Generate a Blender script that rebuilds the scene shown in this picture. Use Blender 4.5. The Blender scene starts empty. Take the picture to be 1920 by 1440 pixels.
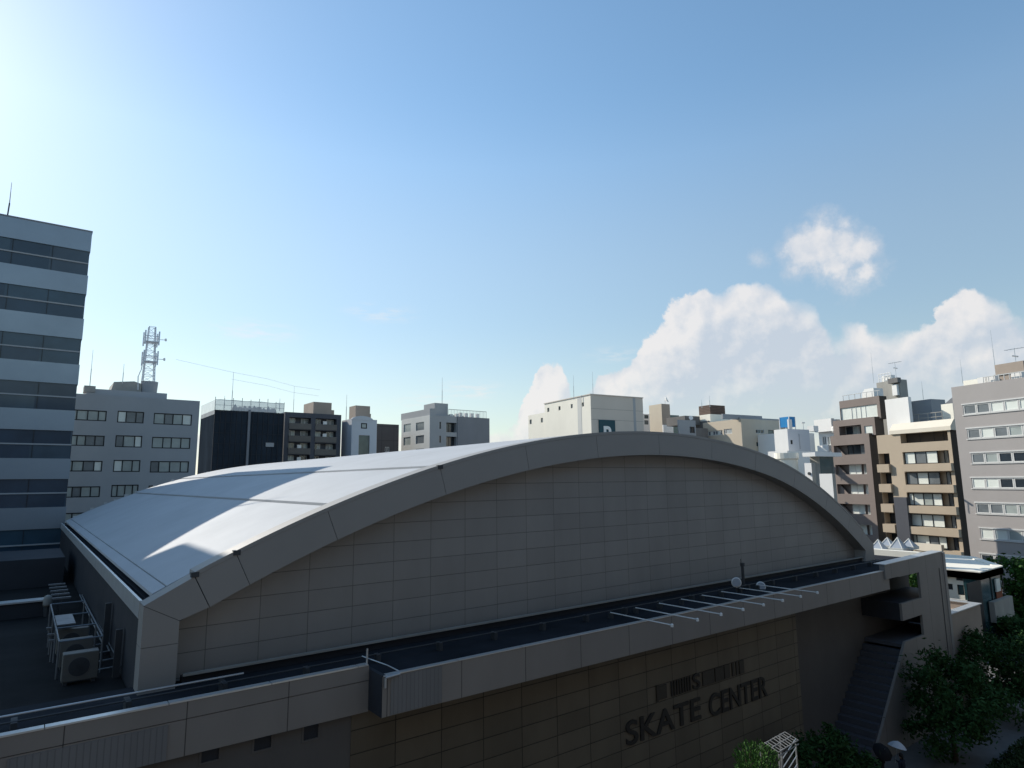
import bpy, bmesh, math, random
from mathutils import Vector, Matrix
R = math.radians
random.seed(7)
sc = bpy.context.scene
COL = sc.collection

# ------------------------------------------------------------------ camera
PITCH, ROLL, YAW, FPX = R(8.69), R(-0.614), R(37.34), 1188.0
fw = Vector((math.sin(YAW)*math.cos(PITCH), math.cos(YAW)*math.cos(PITCH), math.sin(PITCH)))
r0 = Vector((math.cos(YAW), -math.sin(YAW), 0.0))
u0_ = r0.cross(fw)
rt = r0*math.cos(ROLL) + u0_*math.sin(ROLL)
up = -r0*math.sin(ROLL) + u0_*math.cos(ROLL)
cam = bpy.data.cameras.new('camera')
co = bpy.data.objects.new('camera', cam)
COL.objects.link(co)
cam.sensor_fit = 'HORIZONTAL'; cam.sensor_width = 36.0
cam.lens = 36.0*FPX/1920.0
cam.clip_start = 0.1; cam.clip_end = 5000
co.matrix_world = Matrix(((rt.x, up.x, -fw.x, 0), (rt.y, up.y, -fw.y, 0), (rt.z, up.z, -fw.z, 0), (0, 0, 0, 1)))
sc.camera = co

GRID = 0.0        # some blocks of the town stand on a street grid turned by this angle
def W(v):
    """from the turned grid of a block to the place"""
    c, s_ = math.cos(GRID), math.sin(GRID); return Vector((v[0]*c+v[1]*s_, -v[0]*s_+v[1]*c, v[2]))
def at(px, py, X=None, Y=None, Z=None):
    """a measured point of the photograph, on a known plane of the place, in metres from the camera (in the current grid)"""
    d = rt*((px-960)/FPX) - up*((py-720)/FPX) + fw
    c, s_ = math.cos(GRID), math.sin(GRID); d = Vector((d.x*c-d.y*s_, d.x*s_+d.y*c, d.z))
    if X is not None: return d*(X/d.x)
    if Y is not None: return d*(Y/d.y)
    return d*(Z/d.z)

# ------------------------------------------------------------------ light
SUN_AZ, SUN_EL = R(-15.0), R(31.2)           # azimuth from +Y towards +X
sd = Vector((math.sin(SUN_AZ)*math.cos(SUN_EL), math.cos(SUN_AZ)*math.cos(SUN_EL), math.sin(SUN_EL)))
sun = bpy.data.lights.new('sun', 'SUN'); sun.energy = 3.7; sun.angle = R(0.3); sun.color = (1.0, 0.93, 0.82)
so = bpy.data.objects.new('sun', sun); COL.objects.link(so)
so.rotation_euler = sd.to_track_quat('Z', 'Y').to_euler()

sc.view_settings.view_transform = 'Standard'; sc.view_settings.look = 'None'
sc.view_settings.gamma = 1.0; EXPO = 0.5; sc.view_settings.exposure = EXPO
sc.cycles.max_bounces = 6
sc.cycles.use_denoising = True

world = bpy.data.worlds.new('World'); sc.world = world; world.use_nodes = True
def build_world():
    nt = world.node_tree; N = nt.nodes; L = nt.links; N.clear()
    out = N.new('ShaderNodeOutputWorld'); bg = N.new('ShaderNodeBackground'); L.new(bg.outputs[0], out.inputs[0])
    sky = N.new('ShaderNodeTexSky'); sky.sky_type = 'NISHITA'; sky.sun_disc = False
    sky.sun_elevation = SUN_EL; sky.sun_rotation = SUN_AZ
    sky.altitude = 0; sky.air_density = 1.0; sky.dust_density = 0.18; sky.ozone_density = 1.0
    def m(op, a, b=None, c=None):
        n = N.new('ShaderNodeMath'); n.operation = op
        for i, v in enumerate((a, b, c)):
            if v is None: continue
            if isinstance(v, (int, float)): n.inputs[i].default_value = v
            else: L.new(v, n.inputs[i])
        return n.outputs[0]
    def smooth(v, a, b):
        n = N.new('ShaderNodeMapRange'); n.interpolation_type = 'SMOOTHSTEP'
        L.new(v, n.inputs[0])
        for i, q in ((1, a), (2, b)):
            if isinstance(q, (int, float)): n.inputs[i].default_value = q
            else: L.new(q, n.inputs[i])
        return n.outputs[0]
    tc = N.new('ShaderNodeTexCoord'); dirv = tc.outputs['Generated']
    sep = N.new('ShaderNodeSeparateXYZ'); L.new(dirv, sep.inputs[0])
    az = m('ARCTAN2', sep.outputs[0], sep.outputs[1]); el = m('ARCSINE', sep.outputs[2])
    off = Vector((-.62, .35, .70))*.016                     # a small step towards the sun across the sky
    def noise(scale, detail, rough, sx=1, sy=1, sz=1, step=0):
        mp = N.new('ShaderNodeMapping'); L.new(dirv, mp.inputs[0]); mp.inputs['Scale'].default_value = (sx, sy, sz)
        mp.inputs['Location'].default_value = off*step
        n = N.new('ShaderNodeTexNoise'); L.new(mp.outputs[0], n.inputs['Vector'])
        n.inputs['Scale'].default_value = scale; n.inputs['Detail'].default_value = detail; n.inputs['Roughness'].default_value = rough
        return m('SUBTRACT', n.outputs[0], 0.5)
    nb = noise(16, 9, 0.6); ns = noise(55, 6, 0.6); nl = noise(7, 4, 0.55, 1, 1, 2.2); nm = noise(13, 7, 0.56); relief = m('SUBTRACT', nm, noise(13, 7, 0.56, step=1))
    def ang(px, py):
        d = at(px, py, Z=1.0 if py < 900 else -1.0).normalized(); return math.atan2(d.x, d.y), math.asin(d.z)
    A0, A1, E1 = R(30), R(95), R(25)
    def profile(pts):
        q = sorted((((ang(*p)[0]-A0)/(A1-A0)), max(0, ang(*p)[1]/E1)) for p in pts)
        def ev(shift):
            fc = N.new('ShaderNodeFloatCurve'); cv = fc.mapping.curves[0]
            for i, (x, y) in enumerate(q):
                if i < 2: cv.points[i].location = (x, y)
                else: cv.points.new(x, y)
            for p_ in cv.points: p_.handle_type = 'AUTO_CLAMPED'
            fc.mapping.extend = 'HORIZONTAL'; fc.mapping.update()
            a2 = m('ADD', m('ADD', az, shift), m('MULTIPLY', nb, 0.05))      # nudged by the noise so that the outline billows
            L.new(m('DIVIDE', m('SUBTRACT', a2, A0), A1-A0), fc.inputs['Value'])
            return m('MULTIPLY', fc.outputs[0], E1)
        return ev(0.0), ev(-0.045)
    main, mainS = profile([(955, 810), (980, 790), (988, 745), (1002, 708), (1030, 678), (1050, 684), (1064, 715), (1083, 748), (1102, 735), (1125, 705), (1165, 685), (1192, 660), (1210, 626), (1250, 590),
                    (1272, 562), (1320, 541), (1345, 552), (1400, 533), (1440, 533), (1470, 552), (1525, 572), (1545, 598), (1556, 622), (1570, 616), (1600, 597), (1635, 622),
                    (1690, 620), (1735, 602), (1765, 564), (1812, 541), (1850, 556), (1890, 568), (1905, 590), (1990, 600), (2150, 690), (2300, 830)])
    wob = m('ADD', m('MULTIPLY', nb, 0.044), m('MULTIPLY', ns, 0.024))
    depth = m('SUBTRACT', m('ADD', main, wob), el)          # below the cloud top, radians
    depthS = m('SUBTRACT', m('ADD', mainS, m('MULTIPLY', wob, 2.2)), m('ADD', el, 0.022))   # the same one step towards the sun
    lit = smooth(depthS, 0.085, -0.045)
    edge = smooth(depth, -0.002, m('ADD', 0.006, m('MULTIPLY', m('SUBTRACT', 1.0, lit), 0.040)))
    # the cloud thins out towards its base
    base = smooth(m('ADD', el, m('MULTIPLY', nl, 0.14)), 0.03, 0.17)
    thick = m('ADD', 0.34, m('MULTIPLY', base, 0.50))
    d_main = m('MULTIPLY', edge, m('MAXIMUM', thick, m('MULTIPLY', lit, 0.86)))
    # separate puffs above
    puffs = None
    for px, py, rr, w in ((1505, 470, 40, 1.0), (1540, 455, 45, 1.0), (1580, 455, 42, 1.0), (1612, 465, 38, 1.0), (1570, 495, 42, .8), (1625, 515, 38, .75), (1600, 530, 34, .6),
                          (1645, 515, 24, .5), (1425, 490, 20, .35), (1490, 505, 26, .6)):
        c = at(px, py, Z=1.0).normalized(); ra = rr/1250.0*1.35
        vm = N.new('ShaderNodeVectorMath'); vm.operation = 'DOT_PRODUCT'; L.new(dirv, vm.inputs[0]); vm.inputs[1].default_value = c
        g = m('MULTIPLY', m('SUBTRACT', 1.0, m('DIVIDE', m('ARCCOSINE', m('MINIMUM', vm.outputs['Value'], 0.999999)), ra)), w)
        puffs = g if puffs is None else m('SMOOTH_MAX', puffs, g, 0.15)
    d_puff = m('MULTIPLY', smooth(m('ADD', puffs, m('ADD', m('MULTIPLY', nb, 1.5), m('MULTIPLY', ns, 0.7))), 0.05, 0.85), 0.8)
    # faint high wisps
    wisp = None
    for px, py, ra, w in ((715, 587, 0.075, .5), (480, 622, 0.09, .5), (885, 732, 0.075, .75), (800, 752, 0.07, .45), (1150, 665, 0.06, .4)):
        c = at(px, py, Z=1.0).normalized()
        mp = N.new('ShaderNodeVectorMath'); mp.operation = 'SUBTRACT'; L.new(dirv, mp.inputs[0]); mp.inputs[1].default_value = c
        sc_ = N.new('ShaderNodeVectorMath'); sc_.operation = 'MULTIPLY'; L.new(mp.outputs[0], sc_.inputs[0]); sc_.inputs[1].default_value = (1, 1, 3.6)
        ln = N.new('ShaderNodeVectorMath'); ln.operation = 'LENGTH'; L.new(sc_.outputs[0], ln.inputs[0])
        g = m('MULTIPLY', smooth(m('DIVIDE', ln.outputs['Value'], ra), 1.0, 0.0), w)
        wisp = g if wisp is None else m('MAXIMUM', wisp, g)
    streak = smooth(noise(26, 6, .6, 1, 1, 5.0), -0.12, 0.22)
    d_wisp = m('MULTIPLY', wisp, streak)
    dens = m('MINIMUM', m('MAXIMUM', m('MAXIMUM', d_main, d_puff), d_wisp), 1.0)
    # sunlit heads, bluish grey bodies
    lit_p = smooth(m('ADD', d_puff, m('MULTIPLY', nl, .8)), .25, .9)
    lit = m('MAXIMUM', m('MULTIPLY', lit, m('GREATER_THAN', d_main, d_puff)), m('MULTIPLY', lit_p, m('GREATER_THAN', d_puff, d_main)))
    lit = m('MAXIMUM', m('MINIMUM', m('MAXIMUM', m('ADD', m('MULTIPLY', lit, 0.8), m('ADD', 0.16, m('MULTIPLY', relief, 3.2))), 0.12), 1.0), m('MULTIPLY', m('GREATER_THAN', d_wisp, m('MAXIMUM', d_main, d_puff)), 1.0))
    cc = N.new('ShaderNodeMix'); cc.data_type = 'RGBA'; L.new(lit, cc.inputs[0])
    cc.inputs[6].default_value = CLOUD_DARK; cc.inputs[7].default_value = CLOUD_LIT
    # the clear sky, its range drawn in towards that of the haze-veiled summer sky
    hs = N.new('ShaderNodeMix'); hs.data_type = 'RGBA'; hs.blend_type = 'MULTIPLY'; hs.inputs[0].default_value = 1.0
    sk = N.new('ShaderNodeVectorMath'); sk.operation = 'SCALE'; L.new(sky.outputs[0], sk.inputs[0]); sk.inputs['Scale'].default_value = 0.1
    gm = N.new('ShaderNodeGamma'); L.new(sk.outputs[0], gm.inputs[0]); gm.inputs[1].default_value = 0.88
    hz = N.new('ShaderNodeHueSaturation'); L.new(gm.outputs[0], hz.inputs['Color'])
    L.new(m('ADD', m('SUBTRACT', 1.0, m('MULTIPLY', smooth(el, 0.26, 0.0), 0.30)), m('MULTIPLY', smooth(el, 0.30, 0.60), 0.18)), hz.inputs['Saturation'])
    ex = N.new('ShaderNodeMapRange'); L.new(el, ex.inputs[0])              # the low sky is veiled by haze, the high sky clear
    for i, q in ((1, 0.08), (2, 0.48), (3, 1.12), (4, 1.78)): ex.inputs[i].default_value = q
    hx = N.new('ShaderNodeVectorMath'); hx.operation = 'SCALE'; L.new(hz.outputs[0], hx.inputs[0]); L.new(ex.outputs[0], hx.inputs['Scale'])
    L.new(hx.outputs[0], hs.inputs[6]); hs.inputs[7].default_value = (*[c/(SKY_STRENGTH*2**EXPO) for c in SKY_TINT], 1)
    mx = N.new('ShaderNodeMix'); mx.data_type = 'RGBA'; L.new(dens, mx.inputs[0]); L.new(hs.outputs[2], mx.inputs[6]); L.new(cc.outputs[2], mx.inputs[7])
    L.new(mx.outputs[2], bg.inputs[0]); bg.inputs[1].default_value = SKY_STRENGTH
SKY_STRENGTH = 0.12
SKY_TINT = (1.0, 1.02, 0.95)
CLOUD_LIT = (*[c/(SKY_STRENGTH*2**EXPO) for c in (.90, .865, .85)], 1); CLOUD_DARK = (*[c/(SKY_STRENGTH*2**EXPO) for c in (.55, .62, .72)], 1)
build_world()

# ------------------------------------------------------------------ materials
def mat(name, c, rough=0.7, var=0.12, scale=0.6, streak=0.0, bump=0.0, metal=0.0, spec=0.25):
    m = bpy.data.materials.new(name); m.use_nodes = True
    nt = m.node_tree; N = nt.nodes; L = nt.links
    b = N['Principled BSDF']; b.inputs['Roughness'].default_value = rough; b.inputs['Metallic'].default_value = metal
    b.inputs['Specular IOR Level'].default_value = spec
    g = N.new('ShaderNodeNewGeometry')
    mp = N.new('ShaderNodeMapping'); L.new(g.outputs['Position'], mp.inputs[0])
    mp.inputs['Scale'].default_value = (1, 1, 1.0 - 0.85*streak)
    n = N.new('ShaderNodeTexNoise'); n.inputs['Scale'].default_value = scale; n.inputs['Detail'].default_value = 7; n.inputs['Roughness'].default_value = 0.62
    L.new(mp.outputs[0], n.inputs['Vector'])
    r = N.new('ShaderNodeMapRange'); L.new(n.outputs[0], r.inputs[0]); r.inputs[1].default_value = .28; r.inputs[2].default_value = .72
    r.inputs[3].default_value = 1-var; r.inputs[4].default_value = 1+var*0.6
    mul = N.new('ShaderNodeVectorMath'); mul.operation = 'SCALE'; mul.inputs[0].default_value = c; L.new(r.outputs[0], mul.inputs['Scale'])
    L.new(mul.outputs[0], b.inputs['Base Color'])
    rr = N.new('ShaderNodeMapRange'); L.new(n.outputs[0], rr.inputs[0]); rr.inputs[3].default_value = min(1, rough+.08); rr.inputs[4].default_value = max(0.02, rough-.08)
    L.new(rr.outputs[0], b.inputs['Roughness'])
    if bump:
        bp = N.new('ShaderNodeBump'); bp.inputs['Strength'].default_value = bump; bp.inputs['Distance'].default_value = 0.03
        n2 = N.new('ShaderNodeTexNoise'); n2.inputs['Scale'].default_value = scale*6; n2.inputs['Detail'].default_value = 4
        L.new(g.outputs['Position'], n2.inputs['Vector']); L.new(n2.outputs[0], bp.inputs['Height']); L.new(bp.outputs[0], b.inputs['Normal'])
    return m
def tiled(name, c, bw, rh, ox, oz, mortar, rough=0.6, var=0.15, axis='X', mort=0.35, spec=0.3):
    """cladding with joints: bw x rh panels laid on the X-Z (or Y-Z) plane of the place"""
    m = mat(name, c, rough, .05+var, 0.55, 0.75, spec=spec)
    nt = m.node_tree; N = nt.nodes; L = nt.links; b = N['Principled BSDF']
    g = N.new('ShaderNodeNewGeometry'); s = N.new('ShaderNodeSeparateXYZ'); L.new(g.outputs['Position'], s.inputs[0])
    cb = N.new('ShaderNodeCombineXYZ')
    for i, (src, off) in enumerate(((axis, ox), ('Z', oz))):
        a = N.new('ShaderNodeMath'); a.operation = 'SUBTRACT'; L.new(s.outputs[src], a.inputs[0]); a.inputs[1].default_value = off - 200*(bw if i == 0 else rh)
        L.new(a.outputs[0], cb.inputs[i])
    t = N.new('ShaderNodeTexBrick'); t.offset = 0.0; t.squash = 1.0; L.new(cb.outputs[0], t.inputs['Vector'])
    t.inputs['Scale'].default_value = 1.0; t.inputs['Brick Width'].default_value = bw; t.inputs['Row Height'].default_value = rh
    t.inputs['Mortar Size'].default_value = mortar; t.inputs['Mortar Smooth'].default_value = 0.2; t.inputs['Bias'].default_value = 0
    t.inputs['Color1'].default_value = (1-var,)*3+(1,); t.inputs['Color2'].default_value = (1+var,)*3+(1,); t.inputs['Mortar'].default_value = (mort,)*3+(1,)
    old = b.inputs['Base Color'].links[0].from_socket
    mx = N.new('ShaderNodeMix'); mx.data_type = 'RGBA'; mx.blend_type = 'MULTIPLY'; mx.inputs[0].default_value = 1
    L.new(old, mx.inputs[6]); L.new(t.outputs[0], mx.inputs[7]); L.new(mx.outputs[2], b.inputs['Base Color'])
    bp = N.new('ShaderNodeBump'); bp.inputs['Strength'].default_value = .6; bp.inputs['Distance'].default_value = .02; bp.invert = True
    L.new(t.outputs['Fac'], bp.inputs['Height']); L.new(bp.outputs[0], b.inputs['Normal'])
    return m
def glassy(name, c, rough=0.08, spec=0.6, var=0.2, scale=0.8):
    return mat(name, c, rough, var, scale, 0, 0, 0, spec)
M = {}
M['roof'] = mat('roof_metal', (.43, .445, .46), .68, .08, .35, 0, 0, .0, .2)
M['roof_dark'] = mat('gutter_dark', (.03, .035, .045), .6)
M['rim'] = mat('rim_panels', (.315, .298, .275), .5, .06, .25, .2)
M['gable'] = tiled('gable_cladding', (.29, .275, .255), 1.487, 0.66, 6.04, -4.06, .011, .5, .045, mort=.5)
M['facade'] = tiled('facade_tiles', (.135, .112, .08), 1.57, 0.635, 14.0, -6.92, .016, .55, .13, mort=.3)
M['fascia'] = tiled('fascia_panels', (.25, .23, .21), 2.45, 30, 13.4, -20, .014, .55, .03)
M['ribbed'] = tiled('ribbed_panel', (.2, .2, .2), .13, 30, 9.6, -20, .012, .5, .04, mort=.8)
M['coping'] = mat('coping_metal', (.62, .64, .64), .35, .1, 1.5, metal=.6)
M['membrane'] = mat('roof_membrane', (.028, .031, .037), .92, .4, .5, spec=.08)
M['membrane_d'] = mat('old_roof_membrane', (.013, .0135, .014), .9, .4, .5, spec=.15)
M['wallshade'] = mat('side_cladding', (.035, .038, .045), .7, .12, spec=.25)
M['plain_wall'] = mat('plain_rendered_wall', (.115, .107, .10), .75, .15, .4, .5)
M['letter'] = mat('letter_dark', (.036, .032, .028), .5)
M['logo'] = mat('letter_brown', (.055, .047, .037), .5)
M['mastpaint'] = mat('pale_mast_paint', (.66, .70, .74), .6, .2, 2)
M['rackmetal'] = mat('weathered_rack', (.22, .235, .25), .45, .25, 2, metal=.5)
M['steel'] = mat('galvanised_steel', (.5, .52, .53), .35, .15, 2, metal=.7)
M['darksteel'] = mat('dark_steel', (.06, .065, .07), .45, .15, 2)
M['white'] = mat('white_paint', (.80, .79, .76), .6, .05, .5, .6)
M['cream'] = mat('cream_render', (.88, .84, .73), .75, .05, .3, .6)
M['cream_f'] = mat('cream_render_shade_tone', (.60, .54, .47), .75, .06, .3, .6)  # cream wall out of the sun, shade and warm bounce mixed into its colour
M['conc'] = mat('concrete', (.34, .33, .30), .8, .22, .5, .7)
M['shadeside'] = mat('side_wall_shade_tone', (.075, .062, .052), .85, .15, .4, .6, spec=.1)  # side faces in shade, darkness of the narrow gaps put into the colour
M['conc_d'] = mat('dark_concrete', (.17, .165, .16), .8, .22, .5, .7)
M['asphalt'] = mat('asphalt', (.05, .05, .052), .85, .25, .8, bump=.2)
M['pave'] = mat('pavement_blocks', (.16, .155, .15), .85, .2, .9)
M['glass'] = glassy('window_glass', (.03, .04, .05))
M['glass_b'] = glassy('blue_band_glass', (.032, .058, .088), .12, .4, .3, .25)
M['glass_t'] = glassy('teal_glass', (.03, .075, .085), .12)
M['curtain'] = glassy('curtained_pane', (.36, .40, .38), .3, .5, .25, .5)
M['curtain_w'] = glassy('white_curtained_pane', (.74, .77, .71), .3, .5, .12, .5)
M['curtain_d'] = glassy('dim_curtained_pane', (.17, .19, .20), .25, .5, .3, .5)
M['fr_dark'] = mat('dark_window_frame', (.02, .022, .025), .4)
M['fr_white'] = mat('white_window_frame', (.62, .62, .60), .5)
M['tower'] = mat('tower_panels', (.25, .295, .34), .34, .08, .2, metal=.5)
M['glass_b2'] = mat('blue_band_glass_pale', (.045, .08, .11), .1, .3, .3, spec=.4)
M['glass_b3'] = mat('blue_band_blind', (.07, .10, .13), .3, .2, .4, spec=.3)
M['bluegrey'] = mat('bluegrey_render', (.37, .385, .40), .75, .06, .25, .4)
M['mesh'] = mat('dark_netting', (.032, .042, .055), 1.0, .3, .35, .6, spec=0)
M['darkapt'] = mat('dark_apartment_render', (.085, .09, .105), .8, .12, .3, .3)
M['darkapt_b'] = mat('balcony_front_brown', (.16, .145, .13), .8, .12, .3)
M['penth'] = mat('penthouse_buff', (.36, .30, .25), .8, .1, .4)
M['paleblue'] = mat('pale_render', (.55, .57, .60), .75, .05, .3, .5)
M['brownblk'] = tiled('dark_brown_block', (.11, .095, .09), 3.0, 3.1, 0, 0, .03, .8, .06)
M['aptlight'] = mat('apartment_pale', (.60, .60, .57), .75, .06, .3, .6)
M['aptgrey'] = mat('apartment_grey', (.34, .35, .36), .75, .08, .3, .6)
M['aptdark'] = mat('apartment_dark_grey', (.20, .21, .23), .75, .08, .3, .6)
M['tealsign'] = mat('sign_teal', (.015, .065, .085), .4, .05)
M['beige'] = mat('beige_render', (.58, .50, .39), .75, .06, .3, .5)
M['louver'] = tiled('brown_louvre', (.13, .085, .065), 40, .28, 0, 0, .05, .7, .05, mort=.5)
M['bluebox'] = mat('blue_panels', (.02, .23, .52), .45, .06, .5)
M['brown'] = mat('brown_tile_wall', (.225, .185, .165), .7, .07, .3, .3)
M['tan'] = mat('tan_tile_wall', (.46, .38, .285), .7, .07, .3, .3)
M['tanlight'] = mat('cream_tile_wall', (.72, .66, .55), .7, .05, .3, .3)
M['graywall'] = mat('grey_tile_wall', (.37, .345, .33), .7, .05, .3, .3)
M['leaf'] = mat('leaf_green', (.034, .080, .024), .8, .5, 1.3, spec=.1)
M['leaf_b'] = mat('leaf_bright', (.040, .105, .018), .6, .5, 6, spec=.15)
M['bark'] = mat('bark', (.06, .045, .03), .9, .3, 3)
M['black'] = mat('black_cloth', (.012, .012, .014), .8)
M['skin'] = mat('skin', (.42, .27, .19), .6)
M['navy'] = mat('navy_cloth', (.02, .025, .04), .8)
M['hair'] = mat('hair', (.01, .008, .007), .5)
M['hedge'] = mat('hedge_ground', (.03, .055, .018), .9, .5, 2)
M['rackpaint'] = mat('weathered_white_paint', (.22, .22, .215), .7, .35, 9)
M['skyl'] = glassy('skylight_glass', (.34, .38, .43), .3, .5, .15, .8)
M['ac'] = mat('ac_casing', (.15, .145, .13), .5, .1, 2)
M['brick'] = mat('brick_red', (.22, .075, .04), .8, .2, 1)
def see_through(name, c, a):
    m = mat(name, c, .8, .2, .5); N = m.node_tree.nodes; L = m.node_tree.links
    t = N.new('ShaderNodeBsdfTransparent'); x = N.new('ShaderNodeMixShader'); x.inputs[0].default_value = a
    L.new(t.outputs[0], x.inputs[1]); L.new(N['Principled BSDF'].outputs[0], x.inputs[2]); L.new(x.outputs[0], N['Material Output'].inputs[0])
    return m
M['netting'] = see_through('white_netting', (.65, .67, .68), .62)

# ------------------------------------------------------------------ helpers
def tag(o, label=None, cat=None, group=None, kind=None):
    if label: o['label'] = label
    if cat: o['category'] = cat
    if group: o['group'] = group
    if kind: o['kind'] = kind
    return o
def thing(name, label, cat, loc=(0, 0, 0), group=None):
    o = bpy.data.objects.new(name, None); COL.objects.link(o); o.location = W(loc); o.empty_display_size = .5
    return tag(o, label, cat, group)
def wloc(o):
    v = Vector((0, 0, 0))
    while o is not None: v += o.location; o = o.parent
    return v
def obj(name, bm, material, parent=None, smooth=False, loc=None, recalc=True):
    """links a bmesh given in place coordinates as one mesh object under its parent"""
    if recalc: bmesh.ops.recalc_face_normals(bm, faces=bm.faces)
    base = wloc(parent) if parent is not None else Vector(loc or (0, 0, 0))
    if GRID:
        for v in bm.verts: v.co = W(v.co)
    bmesh.ops.translate(bm, verts=bm.verts, vec=-base)
    me = bpy.data.meshes.new(name); bm.to_mesh(me); bm.free()
    for m_ in (material if isinstance(material, (list, tuple)) else [material]): me.materials.append(m_)
    if smooth:
        for p in me.polygons: p.use_smooth = True
    o = bpy.data.objects.new(name, me); COL.objects.link(o)
    if parent is not None: o.parent = parent
    elif loc: o.location = loc
    return o
def BM(): return bmesh.new()
def box(bm, a, b, mi=0):
    (x0, y0, z0), (x1, y1, z1) = [min(p, q) for p, q in zip(a, b)], [max(p, q) for p, q in zip(a, b)]
    v = [bm.verts.new(p) for p in ((x0, y0, z0), (x1, y0, z0), (x1, y1, z0), (x0, y1, z0), (x0, y0, z1), (x1, y0, z1), (x1, y1, z1), (x0, y1, z1))]
    for f in ((0, 3, 2, 1), (4, 5, 6, 7), (0, 1, 5, 4), (1, 2, 6, 5), (2, 3, 7, 6), (3, 0, 4, 7)):
        bm.faces.new([v[i] for i in f]).material_index = mi
    return v
def hexa(bm, pts, mi=0):
    v = [bm.verts.new(p) for p in pts]
    for f in ((0, 3, 2, 1), (4, 5, 6, 7), (0, 1, 5, 4), (1, 2, 6, 5), (2, 3, 7, 6), (3, 0, 4, 7)):
        bm.faces.new([v[i] for i in f]).material_index = mi
def prism(bm, poly, axis, a, b, mi=0):
    """poly: 2-d outline; axis 'Y': (x,z) swept from y=a to b; 'X': (y,z); 'Z': (x,y)"""
    def P(p, t): return {'Y': (p[0], t, p[1]), 'X': (t, p[0], p[1]), 'Z': (p[0], p[1], t)}[axis]
    v0 = [bm.verts.new(P(p, a)) for p in poly]; v1 = [bm.verts.new(P(p, b)) for p in poly]
    n = len(poly)
    for i in range(n): bm.faces.new((v0[i], v0[(i+1) % n], v1[(i+1) % n], v1[i])).material_index = mi
    bm.faces.new(v0[::-1]).material_index = mi; bm.faces.new(v1).material_index = mi
def tube(bm, p, q, r, n=8, r2=None):
    p, q = Vector(p), Vector(q); d = (q-p)
    if d.length < 1e-6: return
    z = d.normalized(); x = z.orthogonal().normalized(); y = z.cross(x); r2 = r if r2 is None else r2
    a = [bm.verts.new(p + (x*math.cos(t)+y*math.sin(t))*r) for t in [2*math.pi*i/n for i in range(n)]]
    b = [bm.verts.new(q + (x*math.cos(t)+y*math.sin(t))*r2) for t in [2*math.pi*i/n for i in range(n)]]
    for i in range(n): bm.faces.new((a[i], a[(i+1) % n], b[(i+1) % n], b[i]))
    bm.faces.new(a[::-1]); bm.faces.new(b)
def path(bm, pts, r, n=8):
    for a, b in zip(pts, pts[1:]): tube(bm, a, b, r, n)
def lathe(bm, c, prof, n=20, axis=Vector((0, 0, 1))):
    axis = Vector(axis).normalized(); x = axis.orthogonal().normalized(); y = axis.cross(x); c = Vector(c); rings = []
    for r, h in prof:
        rings.append([bm.verts.new(c+axis*h+(x*math.cos(2*math.pi*i/n)+y*math.sin(2*math.pi*i/n))*max(r, 1e-4)) for i in range(n)])
    for a, b in zip(rings, rings[1:]):
        for i in range(n): bm.faces.new((a[i], a[(i+1) % n], b[(i+1) % n], b[i]))
    bm.faces.new(rings[0][::-1]); bm.faces.new(rings[-1])
def dup(root, loc, label=None):
    r = root.copy(); COL.objects.link(r); r.location = loc
    if label: r['label'] = label
    for ch in list(root.children):
        c = ch.copy(); COL.objects.link(c); c.parent = r
        for g in ch.children:
            d = g.copy(); COL.objects.link(d); d.parent = c
    return r

class Face:
    """an upright wall plane: 'L' faces -X at X=k (u runs towards -Y, i.e. left to right from the street), 'F' faces -Y at Y=k (u runs along +X)"""
    def __init__(s, kind, k):
        s.kind, s.k = kind, k
        s.u = Vector((1, 0, 0)) if kind == 'F' else Vector((0, -1, 0))
        s.n = Vector((0, -1, 0)) if kind == 'F' else Vector((-1, 0, 0))
        s.o = Vector((0, k, 0)) if kind == 'F' else Vector((k, 0, 0))
    def pt(s, u, z, d=0.0): return s.o + s.u*u + s.n*d + Vector((0, 0, z))
    def uz(s, px, py):
        p = at(px, py, Y=s.k) if s.kind == 'F' else at(px, py, X=s.k)
        return p.dot(s.u), p.z
    def rect(s, x0, y0, x1, y1):
        a = s.uz(x0, y0); b = s.uz(x1, y1); return (min(a[0], b[0]), min(a[1], b[1]), max(a[0], b[0]), max(a[1], b[1]))
    def slab(s, bm, u0, z0, u1, z1, d0, d1, mi=0):
        P = s.pt
        hexa(bm, [P(u0, z0, d0), P(u1, z0, d0), P(u1, z0, d1), P(u0, z0, d1), P(u0, z1, d0), P(u1, z1, d0), P(u1, z1, d1), P(u0, z1, d1)], mi)
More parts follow.
